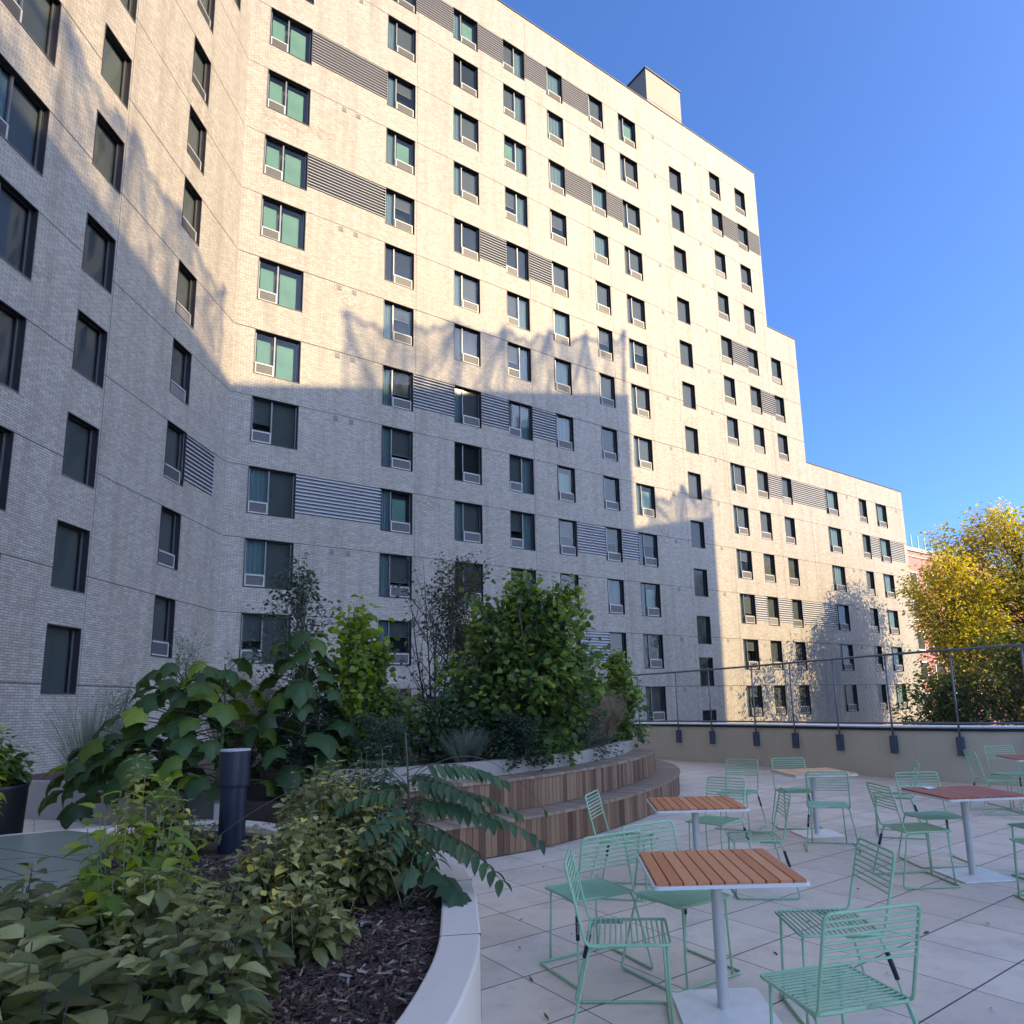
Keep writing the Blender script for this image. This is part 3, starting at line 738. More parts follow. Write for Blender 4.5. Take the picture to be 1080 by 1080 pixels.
# red brick building far to the right
rb = empty('brick_building', (37.9 - 8 * .804, 75 - 8 * .595, -7)); rb.rotation_euler = (0, 0, rotB); tag(rb, 'red brick building with glazed roof railing behind the yellow autumn trees', 'building')
mb = MB(); mb.box(-4, 44, 0, 16, 0, 24.9)
mb.build('wall', MT['redbrick'], rb)
mb = MB(); mb.box(-4.1, 44.1, -.15, 16.1, 24.9, 25.35); mb.box(-4.05, 44.05, -.1, -.002, 24.2, 24.4); mb.build('cornice', MT['kerb'], rb)
gmat = plain('railing_glass', (.05, .16, .24), .15, .3)
for k in range(30):
    mb = MB(); mb.box(-4 + k * 1.6, -4 + k * 1.6 + 1.5, 0, .03, 25.4, 26.75); mb.build('glass_railing', gmat, rb)
for k in range(31):
    mb = MB(); mb.box(-4.06 + k * 1.6, -4 + k * 1.6, -.05, .08, 25.35, 26.9); mb.build('railing_post', MT['coping'], rb)
for r in range(5):
    for k in range(10):
        mb = MB(); mb.box(0, 2.3, -.08, .02, 0, 2.2, 0); mb.box(.15, 1.1, -.12, -.081, .15, 2.05, 1); mb.box(1.2, 2.15, -.12, -.081, .15, 2.05, 1)
        mb.build('window', [MT['white'], MT['dark']], rb, loc=(-2.6 + k * 4.2, 0, 20.3 - r * 3.4))

# ------------------------------------------------------------------ curved timber bench and the raised planter
low = spline([(-3.6, 7.75), (-2.9, 7.35), (-2.3, 7.2), (-1.6, 7.35), (-.97, 7.72), (-.36, 8.16), (.22, 8.78), (.86, 9.66), (1.48, 10.78), (1.93, 11.98), (2.2, 13.25), (2.22, 14.6), (1.95, 15.8), (1.3, 16.6)], .076)
def board_band(name, c, z0, z1, mat, parent, seed, thick=.03):
    r = random.Random(seed); mb = MB(); inn = offset(c, thick)
    for i in range(len(c) - 1):
        f = .035; a, b = c[i] + (c[i + 1] - c[i]) * f, c[i + 1] - (c[i + 1] - c[i]) * f
        a2, b2 = inn[i] + (inn[i + 1] - inn[i]) * f, inn[i + 1] - (inn[i + 1] - inn[i]) * f
        mb.prism([tuple(a), tuple(b), tuple(b2), tuple(a2)], z0, z1, 0, r.random())
    return mb.build(name, mat, parent)
def top_band(name, c, w, z0, z1, mat, parent, seed, extra=.02):
    r = random.Random(seed); mb = MB(); o_ = offset(c, -extra); inn = offset(c, w)
    for i in range(len(c) - 1):
        f = .03; a, b = o_[i] + (o_[i + 1] - o_[i]) * f, o_[i + 1] - (o_[i + 1] - o_[i]) * f
        a2, b2 = inn[i] + (inn[i + 1] - inn[i]) * f, inn[i + 1] - (inn[i + 1] - inn[i]) * f
        mb.prism([tuple(a), tuple(b), tuple(b2), tuple(a2)], z0, z1, 0, r.random())
    return mb.build(name, mat, parent)
bn = empty('timber_bench', (0, 0, 0)); tag(bn, 'two-tier curved timber bench wrapped round the raised planter', 'bench')
board_band('lower_riser', low, .012, .345, MT['bench'], bn, 1)
top_band('lower_seat', low, .44, .35, .385, MT['benchtop'], bn, 2)
up = offset(low, .42)[7:-7]
board_band('upper_riser', up, .39, .725, MT['bench'], bn, 3)
top_band('upper_seat', up, .42, .73, .765, MT['benchtop'], bn, 4)
wallband('bench_core', MT['bronze'], offset(low, .05), .3, .01, .34, bn)
wallband('bench_core', MT['bronze'], offset(up, .05), .3, .39, .72, bn)
curb = offset(low, .84)[10:-17]
pl = empty('raised_planter', (0, 0, 0)); tag(pl, 'raised planter with pale concrete kerb above the curved bench, full of trees', 'planter')
wallband('kerb', MT['kerb'], curb, .17, .5, .95, pl)
leftw = spline([(-4.0, 8.2), (-4.4, 8.9), (-5.2, 9.6), (-6.0, 10.15), (-7.0, 10.9), (-8.3, 11.6), (-9.4, 11.95), (-10.5, 12.0)][::-1], .2)
wallband('planter_wall', MT['kerb'], leftw, .2, 0, .6, pl)
ci = offset(curb, .18)
soil = [tuple(p) for p in ci[::4]] + [(1.0, 17), (0, 19.5), (-4, 21), (-9.5, 20), (-10.4, 12.3)] + [tuple(p) for p in offset(leftw, .21)[1::3]]
mb = MB(); mb.prism([(float(x), float(y)) for x, y in soil], .3, .57, 0, .3)
mb.build('soil', MT['mulch'], pl)
mb = MB(); mb.prism([(float(x), float(y)) for x, y in ([tuple(p) for p in ci[::4]] + [(1.0, 17), (0, 19.5), (-4, 21), (-4.2, 9.2)])], .3, .88, 0, .3); mb.build('soil', MT['mulch'], pl)

# ------------------------------------------------------------------ front planter
fo = [(-1.25, 1.15), (-.85, 1.75), (-.6, 2.3), (-.47, 2.8), (-.43, 3.3), (-.44, 3.8), (-.52, 4.4), (-.62, 5.0), (-.78, 5.6), (-1.05, 6.2), (-1.55, 6.9), (-2.3, 7.0), (-3.0, 7.75), (-3.77, 8.25), (-4.5, 8.3), (-5.3, 7.95), (-6.1, 7.5), (-6.6, 6.5), (-6.4, 5.0), (-5.6, 3.4), (-4.4, 2.0), (-3.0, 1.1), (-2.0, .8), (-1.25, 1.15)]
fo[10] = (-1.5, 6.6); fo[11] = (-2.2, 6.85)
fc = spline(fo, .12)
fp = empty('front_planter'); tag(fp, 'rounded planter in the foreground with a pale concrete rim round shrubs and bark mulch', 'planter')
def rim(c, d, z0, z1):
    # rim with small rounded arris
    prof = [(0, z0), (0, z1 - .012), (.004, z1 - .004), (.012, z1), (d - .012, z1), (d - .004, z1 - .004), (d, z1 - .012), (d, z0)]
    n = len(c) - 1; mb = MB(); t = np.gradient(c, axis=0)
    t[0] = t[-1] = (c[1] - c[-2]); t /= np.linalg.norm(t, axis=1)[:, None]; nr = np.stack([-t[:, 1], t[:, 0]], 1)
    vs = []
    for i in range(n):
        for (q, z) in prof: vs.append((c[i, 0] + nr[i, 0] * q, c[i, 1] + nr[i, 1] * q, z))
    m = len(prof); fs = []
    for i in range(n):
        j = (i + 1) % n
        for k in range(m - 1): fs.append((i * m + k, j * m + k, j * m + k + 1, i * m + k + 1))
    mb.add(vs, fs); return mb
RZ = .42
rim(fc, .22, 0, RZ).build('rim', MT['concrete'], fp, False)
mb = MB()
jo = fc
for (x, y) in ((-.475, 2.75), (-.46, 3.95), (-.64, 5.1)):
    i = int(np.argmin(np.linalg.norm(fc - np.array((x, y)), axis=1))); t = fc[i + 1] - fc[i - 1]; t = t / np.linalg.norm(t); n = np.array([-t[1], t[0]])
    p = fc[i] - n * .0015; q = fc[i] + n * .2215; w = t * .0025
    mb.prism([tuple(p - w), tuple(p + w), tuple(q + w), tuple(q - w)], .0, RZ + .0015)
mb.build('rim_joint', MT['joint'], fp)
inn = offset(fc, .21)
mb = MB(); mb.prism([(float(x), float(y)) for x, y in inn[:-1:2]], .1, .33, 0, .25); mb.build('soil', MT['mulch'], fp)
# bark chips
r = random.Random(11); mb = MB()
for k in range(19000):
    x = r.uniform(-4.0, -.62); y = r.uniform(1.9, 6.6) if k % 3 else r.uniform(2.2, 4.6)
    if x > -.66 - .1 * abs(y - 3.4): continue
    L = r.uniform(.012, .045); w = r.uniform(.003, .010); a = r.uniform(0, PI); tl = r.uniform(-.5, .5)
    ca, sa = math.cos(a), math.sin(a); z = .333 + r.uniform(0, .02)
    def P_(u, v, h_): return (x + ca * u - sa * v, y + sa * u + ca * v, z + h_ + u * tl)
    mb.add([P_(-L, -w, 0), (P_(L, -w, 0)), P_(L, w, 0), P_(-L, w, 0), P_(-L, 0, w), P_(L, 0, w)], [(0, 1, 5, 4), (1, 2, 5), (2, 3, 4, 5), (3, 0, 4)], 0, min(1, r.random() ** 1.6 + (.35 if r.random() < .05 else 0)))
tag(mb.build('bark_mulch', MT['mulch']), 'dark brown bark chips covering the soil of the front planter', 'mulch', kind='stuff')

# pale green slab lying across the front planter
th = math.radians(0)
sl = [(-3.2, 4.45), (-5.0, 4.7), (-6.3, 6.6), (-5.75, 7.38), (-5.3, 7.65), (-4.45, 7.2), (-3.95, 6.1)]
mb = MB(); mb.prism([(x, y) for x, y in sl], .36, .445); slab = mb.build('stone_slab', MT['slab'])
tag(slab, 'smooth pale grey-green slab lying behind the shrubs at the left', 'slab')
mb = MB()
for (a, b) in (((-5.6, 6.9), (-4.0, 6.0)), ((-5.2, 6.1), (-4.1, 6.3)), ((-5.0, 5.6), (-3.7, 5.3)), ((-4.6, 5.2), (-3.9, 5.7)), ((-4.2, 5.0), (-3.5, 4.9)), ((-5.5, 6.5), (-3.8, 5.3))):
    a, b = np.array(a), np.array(b); d = (b - a) / np.linalg.norm(b - a); n = np.array([-d[1], d[0]]) * .004
    mb.prism([tuple(a - n), tuple(b - n), tuple(b + n), tuple(a + n)], .445, .4475)
mb.build('joint_line', MT['joint'], slab)

# bollard light
bo = empty('bollard_light', (-3.15, 6.83, .33)); tag(bo, 'thick dark navy cylindrical bollard light with pale cap standing among the shrubs', 'bollard')
mb = MB(); mb.lathe([(.0, 0), (.118, 0), (.118, .60), (.134, .60), (.138, .62), (.138, .93), (.134, .935), (0, .935)], 36); mb.build('body', MT['bollard'], bo, False)
mb = MB(); mb.lathe([(0, .936), (.138, .936), (.138, .950), (.13, .956), (0, .956)], 36); mb.build('cap', MT['bollardtop'], bo)

# ------------------------------------------------------------------ foliage tools
def rot_frame(d, roll):
    d = d.normalized(); s = d.cross(Vector((0, 0, 1)))
    if s.length < 1e-4: s = Vector((1, 0, 0))
    s.normalize(); n = s.cross(d)
    s2 = s * math.cos(roll) + n * math.sin(roll); n2 = n * math.cos(roll) - s * math.sin(roll)
    return d, s2, n2
def leaf(mb, p, d, L, Wd, r, t, curl=.25, fold=.2, detail=1, m=0, roll=None):
    """a leaf: midrib with two half blades, curved downwards"""
    d, s, n = rot_frame(d, r.uniform(-.6, .6) if roll is None else roll)
    if detail == 0:
        a = p; b = p + d * L * .5 + s * Wd * .5 - n * fold * Wd * -.3; c = p + d * L - n * curl * L; e = p + d * L * .5 - s * Wd * .5 + n * fold * Wd * .3
        mb.add([a, b, c, e], [(0, 1, 2), (0, 2, 3)], m, t); return
    prof = [(0, 0), (.22, .78), (.48, 1.0), (.76, .66), (1, 0)]
    vs = []; fs = []
    for f, w in prof:
        c = p + d * (L * f) - n * (curl * L * f * f); hw = Wd * .5 * w
        vs += [c + s * hw + n * fold * hw, c, c, c - s * hw + n * fold * hw]
    for i in range(4):
        a = i * 4; b = a + 4
        if i == 0: fs += [(a + 1, b, b + 1), (a + 2, b + 2, b + 3)]
        elif i == 3: fs += [(a, b + 1, a + 1), (a + 2, b + 2, a + 3)]
        else: fs += [(a, b, b + 1, a + 1), (a + 2, b + 2, b + 3, a + 3)]
    mb.add(vs, fs, m, t)
def lobed(mb, p, d, L, Wd, r, t, droop=.35, roll=0.0, lobes=5, m=0):
    """large heart-shaped / lobed blade with veins pressed in, drooping rim (paulownia, tulip tree)"""
    d, s, n = rot_frame(d, roll); nseg = 20; c = p + d * L * .28
    n = n if n.z > 0 else -n
    ring = []; mid = []
    ph = r.uniform(0, 6)
    for k in range(nseg):
        a = 2 * PI * k / nseg
        rad = .5 * (1 + .16 * math.cos(lobes * a) + .05 * math.sin(3 * a + ph)) * (1 + .22 * max(0, math.cos(a)))
        if abs(a - PI) < .35: rad *= .55
        x = math.cos(a) * rad * L; y = math.sin(a) * rad * Wd
        rr = math.hypot(x / L, y / Wd) * 2
        dz = -droop * L * .33 * rr * rr + (.05 * L * math.cos(lobes * a * 2 + 1))
        ring.append(c + d * x + s * y + n * dz)
        rib = .055 * L * (1 if k % 2 else -1)
        mid.append(c + d * x * .55 + s * y * .55 + n * (-droop * L * .33 * rr * rr * .3 + .02 * L * math.cos(lobes * a) + rib))
        ring[-1] = ring[-1] + n * rib * .9
    vs = [c] + mid + ring; fs = []
    for k in range(nseg):
        j = (k + 1) % nseg; fs += [(0, 1 + k, 1 + j), (1 + k, 1 + nseg + k, 1 + nseg + j, 1 + j)]
    mb.add(vs, fs, m, t)
def rdir(r, up=.3):
    a = r.uniform(0, 2 * PI); z = r.uniform(-.6, 1) * .7 + up; return Vector((math.cos(a), math.sin(a), z)).normalized()

def tree(name, label, cat, base, H, env, nb, nl, leafL, leafW, mat, bark, seed, trunk_r=.05, detail=1, group=None, stems=1, spread=.12, tone=(.1, .9), start=.15, shell=.35, twigr=.008, topbright=0.0, lobes=None, scat=.85, u0=.3):
    """env(f, ang) -> crown radius at height fraction f; branches run from the trunk to points in the crown"""
    r = random.Random(seed); rt = empty(name, base); tag(rt, label, cat, group)
    tr = MB(); lf = MB(); bx_ = Vector((0, 0, 0))
    trunks = []
    for s0 in range(stems):
        a = 2 * PI * s0 / stems + r.random(); top = Vector((math.cos(a) * spread * H * (stems > 1), math.sin(a) * spread * H * (stems > 1), H * (r.uniform(.8, .98) if stems > 1 else .96)))
        c = curve3((0, 0, 0), top, (r.uniform(-.05, .05) * H, r.uniform(-.05, .05) * H, 0), 8); trunks.append(c)
        tr.tube(c, trunk_r, 8, r2=trunk_r * .12)
    for k in range(nb):
        f = start + (1 - start) * (r.random() ** .85); a = r.uniform(0, 2 * PI); R_ = env(f, a)
        if R_ <= 0: continue
        q = R_ * (shell + (1 - shell) * math.sqrt(r.random()))
        tgt = Vector((math.cos(a) * q, math.sin(a) * q, f * H))
        if lobes:
            L_ = r.choices(lobes, [x[5] for x in lobes])[0]; v = Vector((r.gauss(0, 1), r.gauss(0, 1), r.gauss(0, 1))).normalized() * (.35 + .65 * r.random() ** .5)
            tgt = Vector((L_[0] + v.x * L_[3], L_[1] + v.y * L_[3], L_[2] + v.z * L_[4])); f = max(.05, min(1, tgt.z / H)); q = math.hypot(tgt.x, tgt.y)
        T = trunks[r.randrange(stems)]; fb = max(.05, f - r.uniform(.08, .3)); st = T[min(7, int(fb * 8))].lerp(T[min(8, int(fb * 8) + 1)], (fb * 8) % 1)
        c = curve3(st, tgt, (0, 0, -.12 * q + .02), 6); tr.tube(c, twigr * (1 + 1.5 * (1 - f)), 5, r2=twigr * .3, cap=False)
        cl = r.uniform(-.28, .28)
        for j in range(nl):
            u = u0 + (1.05 - u0) * r.random(); i0 = min(5, int(min(u, .999) * 6)); p = c[i0].lerp(c[i0 + 1], min(1.1, u * 6 - i0))
            off = Vector((r.gauss(0, 1), r.gauss(0, 1), r.gauss(0, .8))) * (leafL * scat); p = p + off
            dd = (Vector((p.x, p.y, 0)) * .8 + rdir(r, -.25)).normalized()
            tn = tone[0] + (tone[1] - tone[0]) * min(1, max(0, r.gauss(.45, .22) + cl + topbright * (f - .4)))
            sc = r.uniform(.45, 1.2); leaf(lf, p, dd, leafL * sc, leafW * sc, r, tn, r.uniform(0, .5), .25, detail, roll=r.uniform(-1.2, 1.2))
    tr.build('trunk', bark, rt, True); lf.build('crown', mat, rt, detail == 1)
    return rt

def shrub(name, label, cat, base, H, Rd, nst, leafL, leafW, mat, seed, group=None, pairs=7, lean=(0, 0), tone=(.0, .9), twig=None, tip=None, detail=1, start=.25, droop=.55, yellow=.0):
    """stems rising from the base, opposite leaves in pairs along them"""
    r = random.Random(seed); rt = empty(name, base); tag(rt, label, cat, group)
    tr = MB(); lf = MB()
    for k in range(nst):
        a = r.uniform(0, 2 * PI); q = Rd * math.sqrt(r.random()); hh = H * r.uniform(.72, 1.05) * (1 - .35 * (q / Rd) ** 2)
        e = Vector((math.cos(a) * q + lean[0] * hh, math.sin(a) * q + lean[1] * hh, hh))
        st = Vector((math.cos(a) * q * .35, math.sin(a) * q * .35, 0))
        c = curve3(st, e, (math.cos(a) * q * .12, math.sin(a) * q * .12, -.02), 8); tr.tube(c, .006, 5, r2=.0025, cap=False)
        tb = r.gauss(0, .13); ye = r.random() < yellow
        for j in range(pairs):
            f = start + (1 - start) * (j + 1) / pairs; i0 = min(7, int(f * 8 - 1e-6)); p = c[i0].lerp(c[i0 + 1], f * 8 - i0)
            ax = (c[i0 + 1] - c[i0]).normalized(); ph = j * PI / 2 + k + r.uniform(-.3, .3)
            for s1 in (0, PI):
                an = ph + s1; out_ = Vector((math.cos(an), math.sin(an), r.uniform(-.4, .4) + .6 * (f > .93)))
                sc = r.uniform(.75, 1.12) * (1 - .35 * (f - start)) if f > .6 else r.uniform(.8, 1.1)
                if f > .97: sc *= .75
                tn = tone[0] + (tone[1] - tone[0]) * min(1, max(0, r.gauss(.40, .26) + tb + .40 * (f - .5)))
                if ye and f > .7: tn = r.uniform(.94, 1)
                p2 = p + out_.normalized() * leafL * .15
                leaf(lf, p2, out_, leafL * sc, leafW * sc, r, tn, r.uniform(droop * .3, droop * 1.3), .28, detail, roll=r.uniform(-.45, .45))
    tr.build('stem', twig or MT['twig'], rt, True); lf.build('foliage', mat, rt, True)
    return rt

# ---------- trees of the raised planter
def env_main(f, a):
    R0 = float(np.interp(f, [0, .1, .25, .47, .6, .71, .86, .94, 1.0], [.85, 1.12, 1.3, 1.22, .98, .74, .34, .15, .04]))
    return R0 * (1 + .20 * math.sin(3 * a + 1 + 4 * f) + .16 * math.sin(9 * f * PI + 2 * a))
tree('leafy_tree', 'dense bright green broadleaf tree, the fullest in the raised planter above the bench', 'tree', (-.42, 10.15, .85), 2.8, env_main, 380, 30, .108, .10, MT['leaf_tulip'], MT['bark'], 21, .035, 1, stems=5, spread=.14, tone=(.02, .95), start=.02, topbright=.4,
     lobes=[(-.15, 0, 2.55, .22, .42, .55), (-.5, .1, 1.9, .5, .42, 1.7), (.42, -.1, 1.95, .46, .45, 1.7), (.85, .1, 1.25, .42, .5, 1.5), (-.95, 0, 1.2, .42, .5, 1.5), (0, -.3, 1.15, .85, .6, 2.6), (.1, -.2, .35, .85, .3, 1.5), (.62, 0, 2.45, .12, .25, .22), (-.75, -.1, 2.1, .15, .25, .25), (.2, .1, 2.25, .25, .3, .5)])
tree('young_tree', 'small narrow green tree at the right end of the raised planter, beside the railing', 'tree', (1.12, 12.9, .85), 1.72, lambda f, a: (.42 if f < .5 else .42 * (1 - (f - .5) / .5) + .05), 60, 26, .11, .10, MT['leaf_tulip'], MT['bark'], 22, .02, 1, tone=(.1, 1), start=.05, topbright=.3)
def env_bare(f, a): return .95 * math.sin(min(1, f) * PI * .62) * (.75 + .25 * math.sin(2 * a))
tree('sparse_tree', 'thin multi-stemmed tree with few small leaves, left of the dense green tree', 'tree', (-2.05, 11.5, .85), 3.3, env_bare, 75, 11, .075, .045, MT['leaf_birch'], MT['darktwig'], 23, .022, 1, stems=4, spread=.13, tone=(.0, .7), start=.3, twigr=.006)
tree('russet_tree', 'small tree with fine brownish foliage between the sparse tree and the dense green tree', 'tree', (-1.72, 12.3, .85), 3.5, lambda f, a: .6 * math.sin(min(1, f) * PI * .7) if f > .5 else .2, 80, 46, .065, .04, MT['leaf_brown'], MT['darktwig'], 24, .02, 0, stems=2, spread=.06, tone=(.2, .9), start=.5, twigr=.004)
tree('birch_tree', 'slender small-leaved tree rising above the big-leaved plants at the left', 'tree', (-4.2, 11.0, .6), 3.6, lambda f, a: (.85 * (1 - ((f - .62) / .4) ** 2) if f < .85 else .45 * (1 - f) / .15 + .03) if f > .35 else .5, 110, 17, .075, .05, MT['leaf_birch'], MT['bark'], 25, .03, 1, tone=(.0, .85), start=.35, twigr=.005)
tree('tulip_sapling', 'upright sapling with lime green leaves behind the big-leaved plants', 'tree', (-2.75, 9.4, .7), 2.4, lambda f, a: .6 * (1 - f * .75), 70, 14, .11, .105, MT['leaf_lime'], MT['twig'], 26, .018, 1, tone=(.0, .75), start=.1)

tree('leafy_bush', 'broad green bush under the lime sapling, left of the sparse tree stems', 'shrub', (-2.75, 9.7, .7), 1.9, env_bare, 150, 26, .10, .09, MT['leaf_tulip'], MT['bark'], 27, .02, 1, stems=3, tone=(.05, .8), start=.05,
     lobes=[(-.1, 0, 1.2, .55, .5, 1), (.4, -.1, .8, .5, .45, 1), (-.4, -.1, .6, .5, .4, 1), (.2, 0, 1.65, .3, .3, .5)])
tree('leafy_bush', 'olive green bush filling the space between the sparse tree and the dense tree', 'shrub', (-1.55, 9.9, .85), 1.2, env_bare, 110, 26, .08, .065, MT['leaf_frond'], MT['bark'], 28, .018, 1, stems=3, tone=(.2, 1), start=.05,
     lobes=[(0, 0, .75, .5, .4, 1), (.45, 0, .5, .4, .35, 1), (-.45, 0, .45, .4, .35, 1)])
def broadleaf(name, label, base, H, leaves, seed, size=.42):
    """paulownia-like plant: thick stems, huge drooping blades on long stalks; leaves: (dx,dy,z,heading,size,tone)"""
    r = random.Random(seed); rt = empty(name, base); tag(rt, label, 'plant')
    st = MB(); lf = MB(); st.tube(curve3((0, 0, 0), (.05, 0, H), (.06, .05, 0), 8), .028, 8, r2=.012)
    for (dx, dy, z, hd, sz, tn) in leaves:
        a = Vector((.03 * z / H, 0, min(H, z * .86))); b = Vector((dx, dy, z)); st.tube(curve3(a, b, (0, 0, .08), 6), .009, 6, r2=.005, cap=False)
        d = Vector((math.cos(hd), math.sin(hd), r.uniform(-1.1, -.25)))
        lobed(lf, b - d * sz * .12, d, sz, sz * .95, r, tn, r.uniform(.45, .9), r.uniform(-.35, .35), 5)
    st.build('stem', MT['darkstem'], rt, True); lf.build('foliage', MT['leaf_dark'], rt, True); return rt
def bl_random(n, H, R_, seed, sz=(.3, .5), side=None):
    r = random.Random(seed); out_ = []
    for k in range(n):
        f = (k + .6) / n; a = k * 2.4 + r.uniform(-.4, .4); q = R_ * (1 - .55 * f) * r.uniform(.65, 1.1)
        out_.append((math.cos(a) * q, math.sin(a) * q, H * (.12 + .9 * f), a, r.uniform(*sz) * (1 - .25 * f), min(1, max(0, r.gauss(.36, .16) + (.45 if r.random() < .08 else 0)))))
    return out_
broadleaf('big_leaf_plant', 'tall dark plant with huge drooping leaves behind the navy bollard', (-3.3, 8.9, .6), 2.05, bl_random(38, 2.05, .62, 31, (.28, .46)), 31)
broadleaf('big_leaf_plant', 'widest mass of huge dark green leaves spilling over the left planter wall', (-4.85, 8.9, .55), 1.75, bl_random(58, 1.7, .95, 32, (.30, .5)), 32)
broadleaf('big_leaf_plant', 'low plant with huge leaves hanging down over the wall at the far left', (-5.85, 9.3, .45), 1.0, bl_random(34, 1.0, .78, 33, (.28, .46)), 33)
broadleaf('big_leaf_plant', 'plant with broad yellow-green leaves in the middle of the big-leaved mass', (-4.25, 8.7, .55), 1.7, [(a, b, c, d, e, min(1, f + .2)) for a, b, c, d, e, f in bl_random(30, 1.75, .75, 34, (.26, .4))], 34)

# wispy sage plants, grasses, junipers behind
for i, (x, y, H, R_, lb) in enumerate([(-5.55, 10.4, 2.3, .45, 'feathery sage green shrub in front of the brick corner'), (-6.9, 10.8, 1.75, .4, 'low feathery sage shrub below the lowest left window'), (-4.9, 10.6, 2.0, .4, 'second feathery sage shrub, right of the first'), (-2.55, 12.2, 1.2, .5, 'loose sage shrub left of the sparse tree stems')]):
    tree('feathery_shrub', lb, 'shrub', (x, y, .6), H, lambda f, a, R_=R_: R_ * (.5 + .5 * f) * (1.15 - f * .6), 60, 34, .05, .014, MT['leaf_wisp'], MT['twig'], 40 + i, .01, 0, stems=3, spread=.1, start=.1, twigr=.004)
def grass(name, label, base, H, R_, n, mat, seed, plume=0):
    r = random.Random(seed); mb = MB()
    for k in range(n):
        a = r.uniform(0, 2 * PI); q = R_ * r.random(); h = H * r.uniform(.55, 1.05); bx0 = (math.cos(a) * q * .15, math.sin(a) * q * .15, 0)
        c = curve3(bx0, (math.cos(a) * q, math.sin(a) * q, h), (0, 0, .25 * h), 6); w = .004; s = Vector((-math.sin(a + 1), math.cos(a + 1), 0)) * w
        vs = []
        for i, p in enumerate(c): f = 1 - i / 7; vs += [p + s * f, p - s * f]
        mb.add(vs, [(2 * i, 2 * i + 1, 2 * i + 3, 2 * i + 2) for i in range(6)], 0, r.random())
        if plume:
            for j in range(10):
                p = c[5].lerp(c[6], j / 10) + Vector((0, 0, j * .012)); leaf(mb, p, rdir(r, .6), .04, .008, r, r.uniform(.6, 1), detail=0)
    o = mb.build(name, mat, loc=base); tag(o, label, 'ornamental grass'); return o
grass('ornamental_grass', 'fine blue-green grass tuft at the far left against the brick', (-6.6, 9.9, .6), 1.35, .75, 500, MT['grass'], 51)
grass('ornamental_grass', 'tan plumed grass behind the big-leaved plants, near the brick wall base', (-3.2, 13.0, .6), 1.35, 1.0, 900, MT['drygrass'], 52, 1)
grass('ornamental_grass', 'pinkish dry grass tuft behind the widest big-leaved plant', (-4.6, 10.0, .6), 1.45, .7, 700, MT['drygrass'], 53, 1)
grass('ornamental_grass', 'olive grass tuft beside the concrete kerb above the bench', (-1.25, 9.2, .85), .5, .45, 700, MT['grass'], 54)
grass('ornamental_grass', 'dry grass tuft between the dense tree and the small narrow tree', (.75, 12.4, .85), .85, .5, 700, MT['drygrass'], 55, 1)
for i, (x, y, H, R_, lb) in enumerate([(-3.1, 9.0, 1.35, .5, 'dark needle-like shrub behind the bollard'), (-2.2, 8.75, 1.0, .6, 'dark low shrub filling the space left of the bench kerb'), (-2.6, 10.2, 1.3, .6, 'dark shrub below the lime green sapling'), (-1.6, 10.6, 1.25, .6, 'dark bushy shrub at the foot of the sparse tree'), (-.55, 9.3, .7, .55, 'dark low shrub spilling over the kerb under the dense tree'), (.35, 11.0, .9, .6, 'dark shrub between the dense tree and the kerb'), (-4.0, 9.9, 1.3, .6, 'dark shrub between the two tallest big-leaved plants')]):
    tree('evergreen_shrub', lb, 'shrub', (x, y, .6 if i not in (4, 5) else .85), H, lambda f, a, R_=R_: R_ * (1.05 - .6 * f), 90, 36, .055, .03, MT['juniper'] if i % 2 == 0 else MT['leaf_birch'], MT['darktwig'], 60 + i, .012, 0, stems=2, start=.0, twigr=.004)

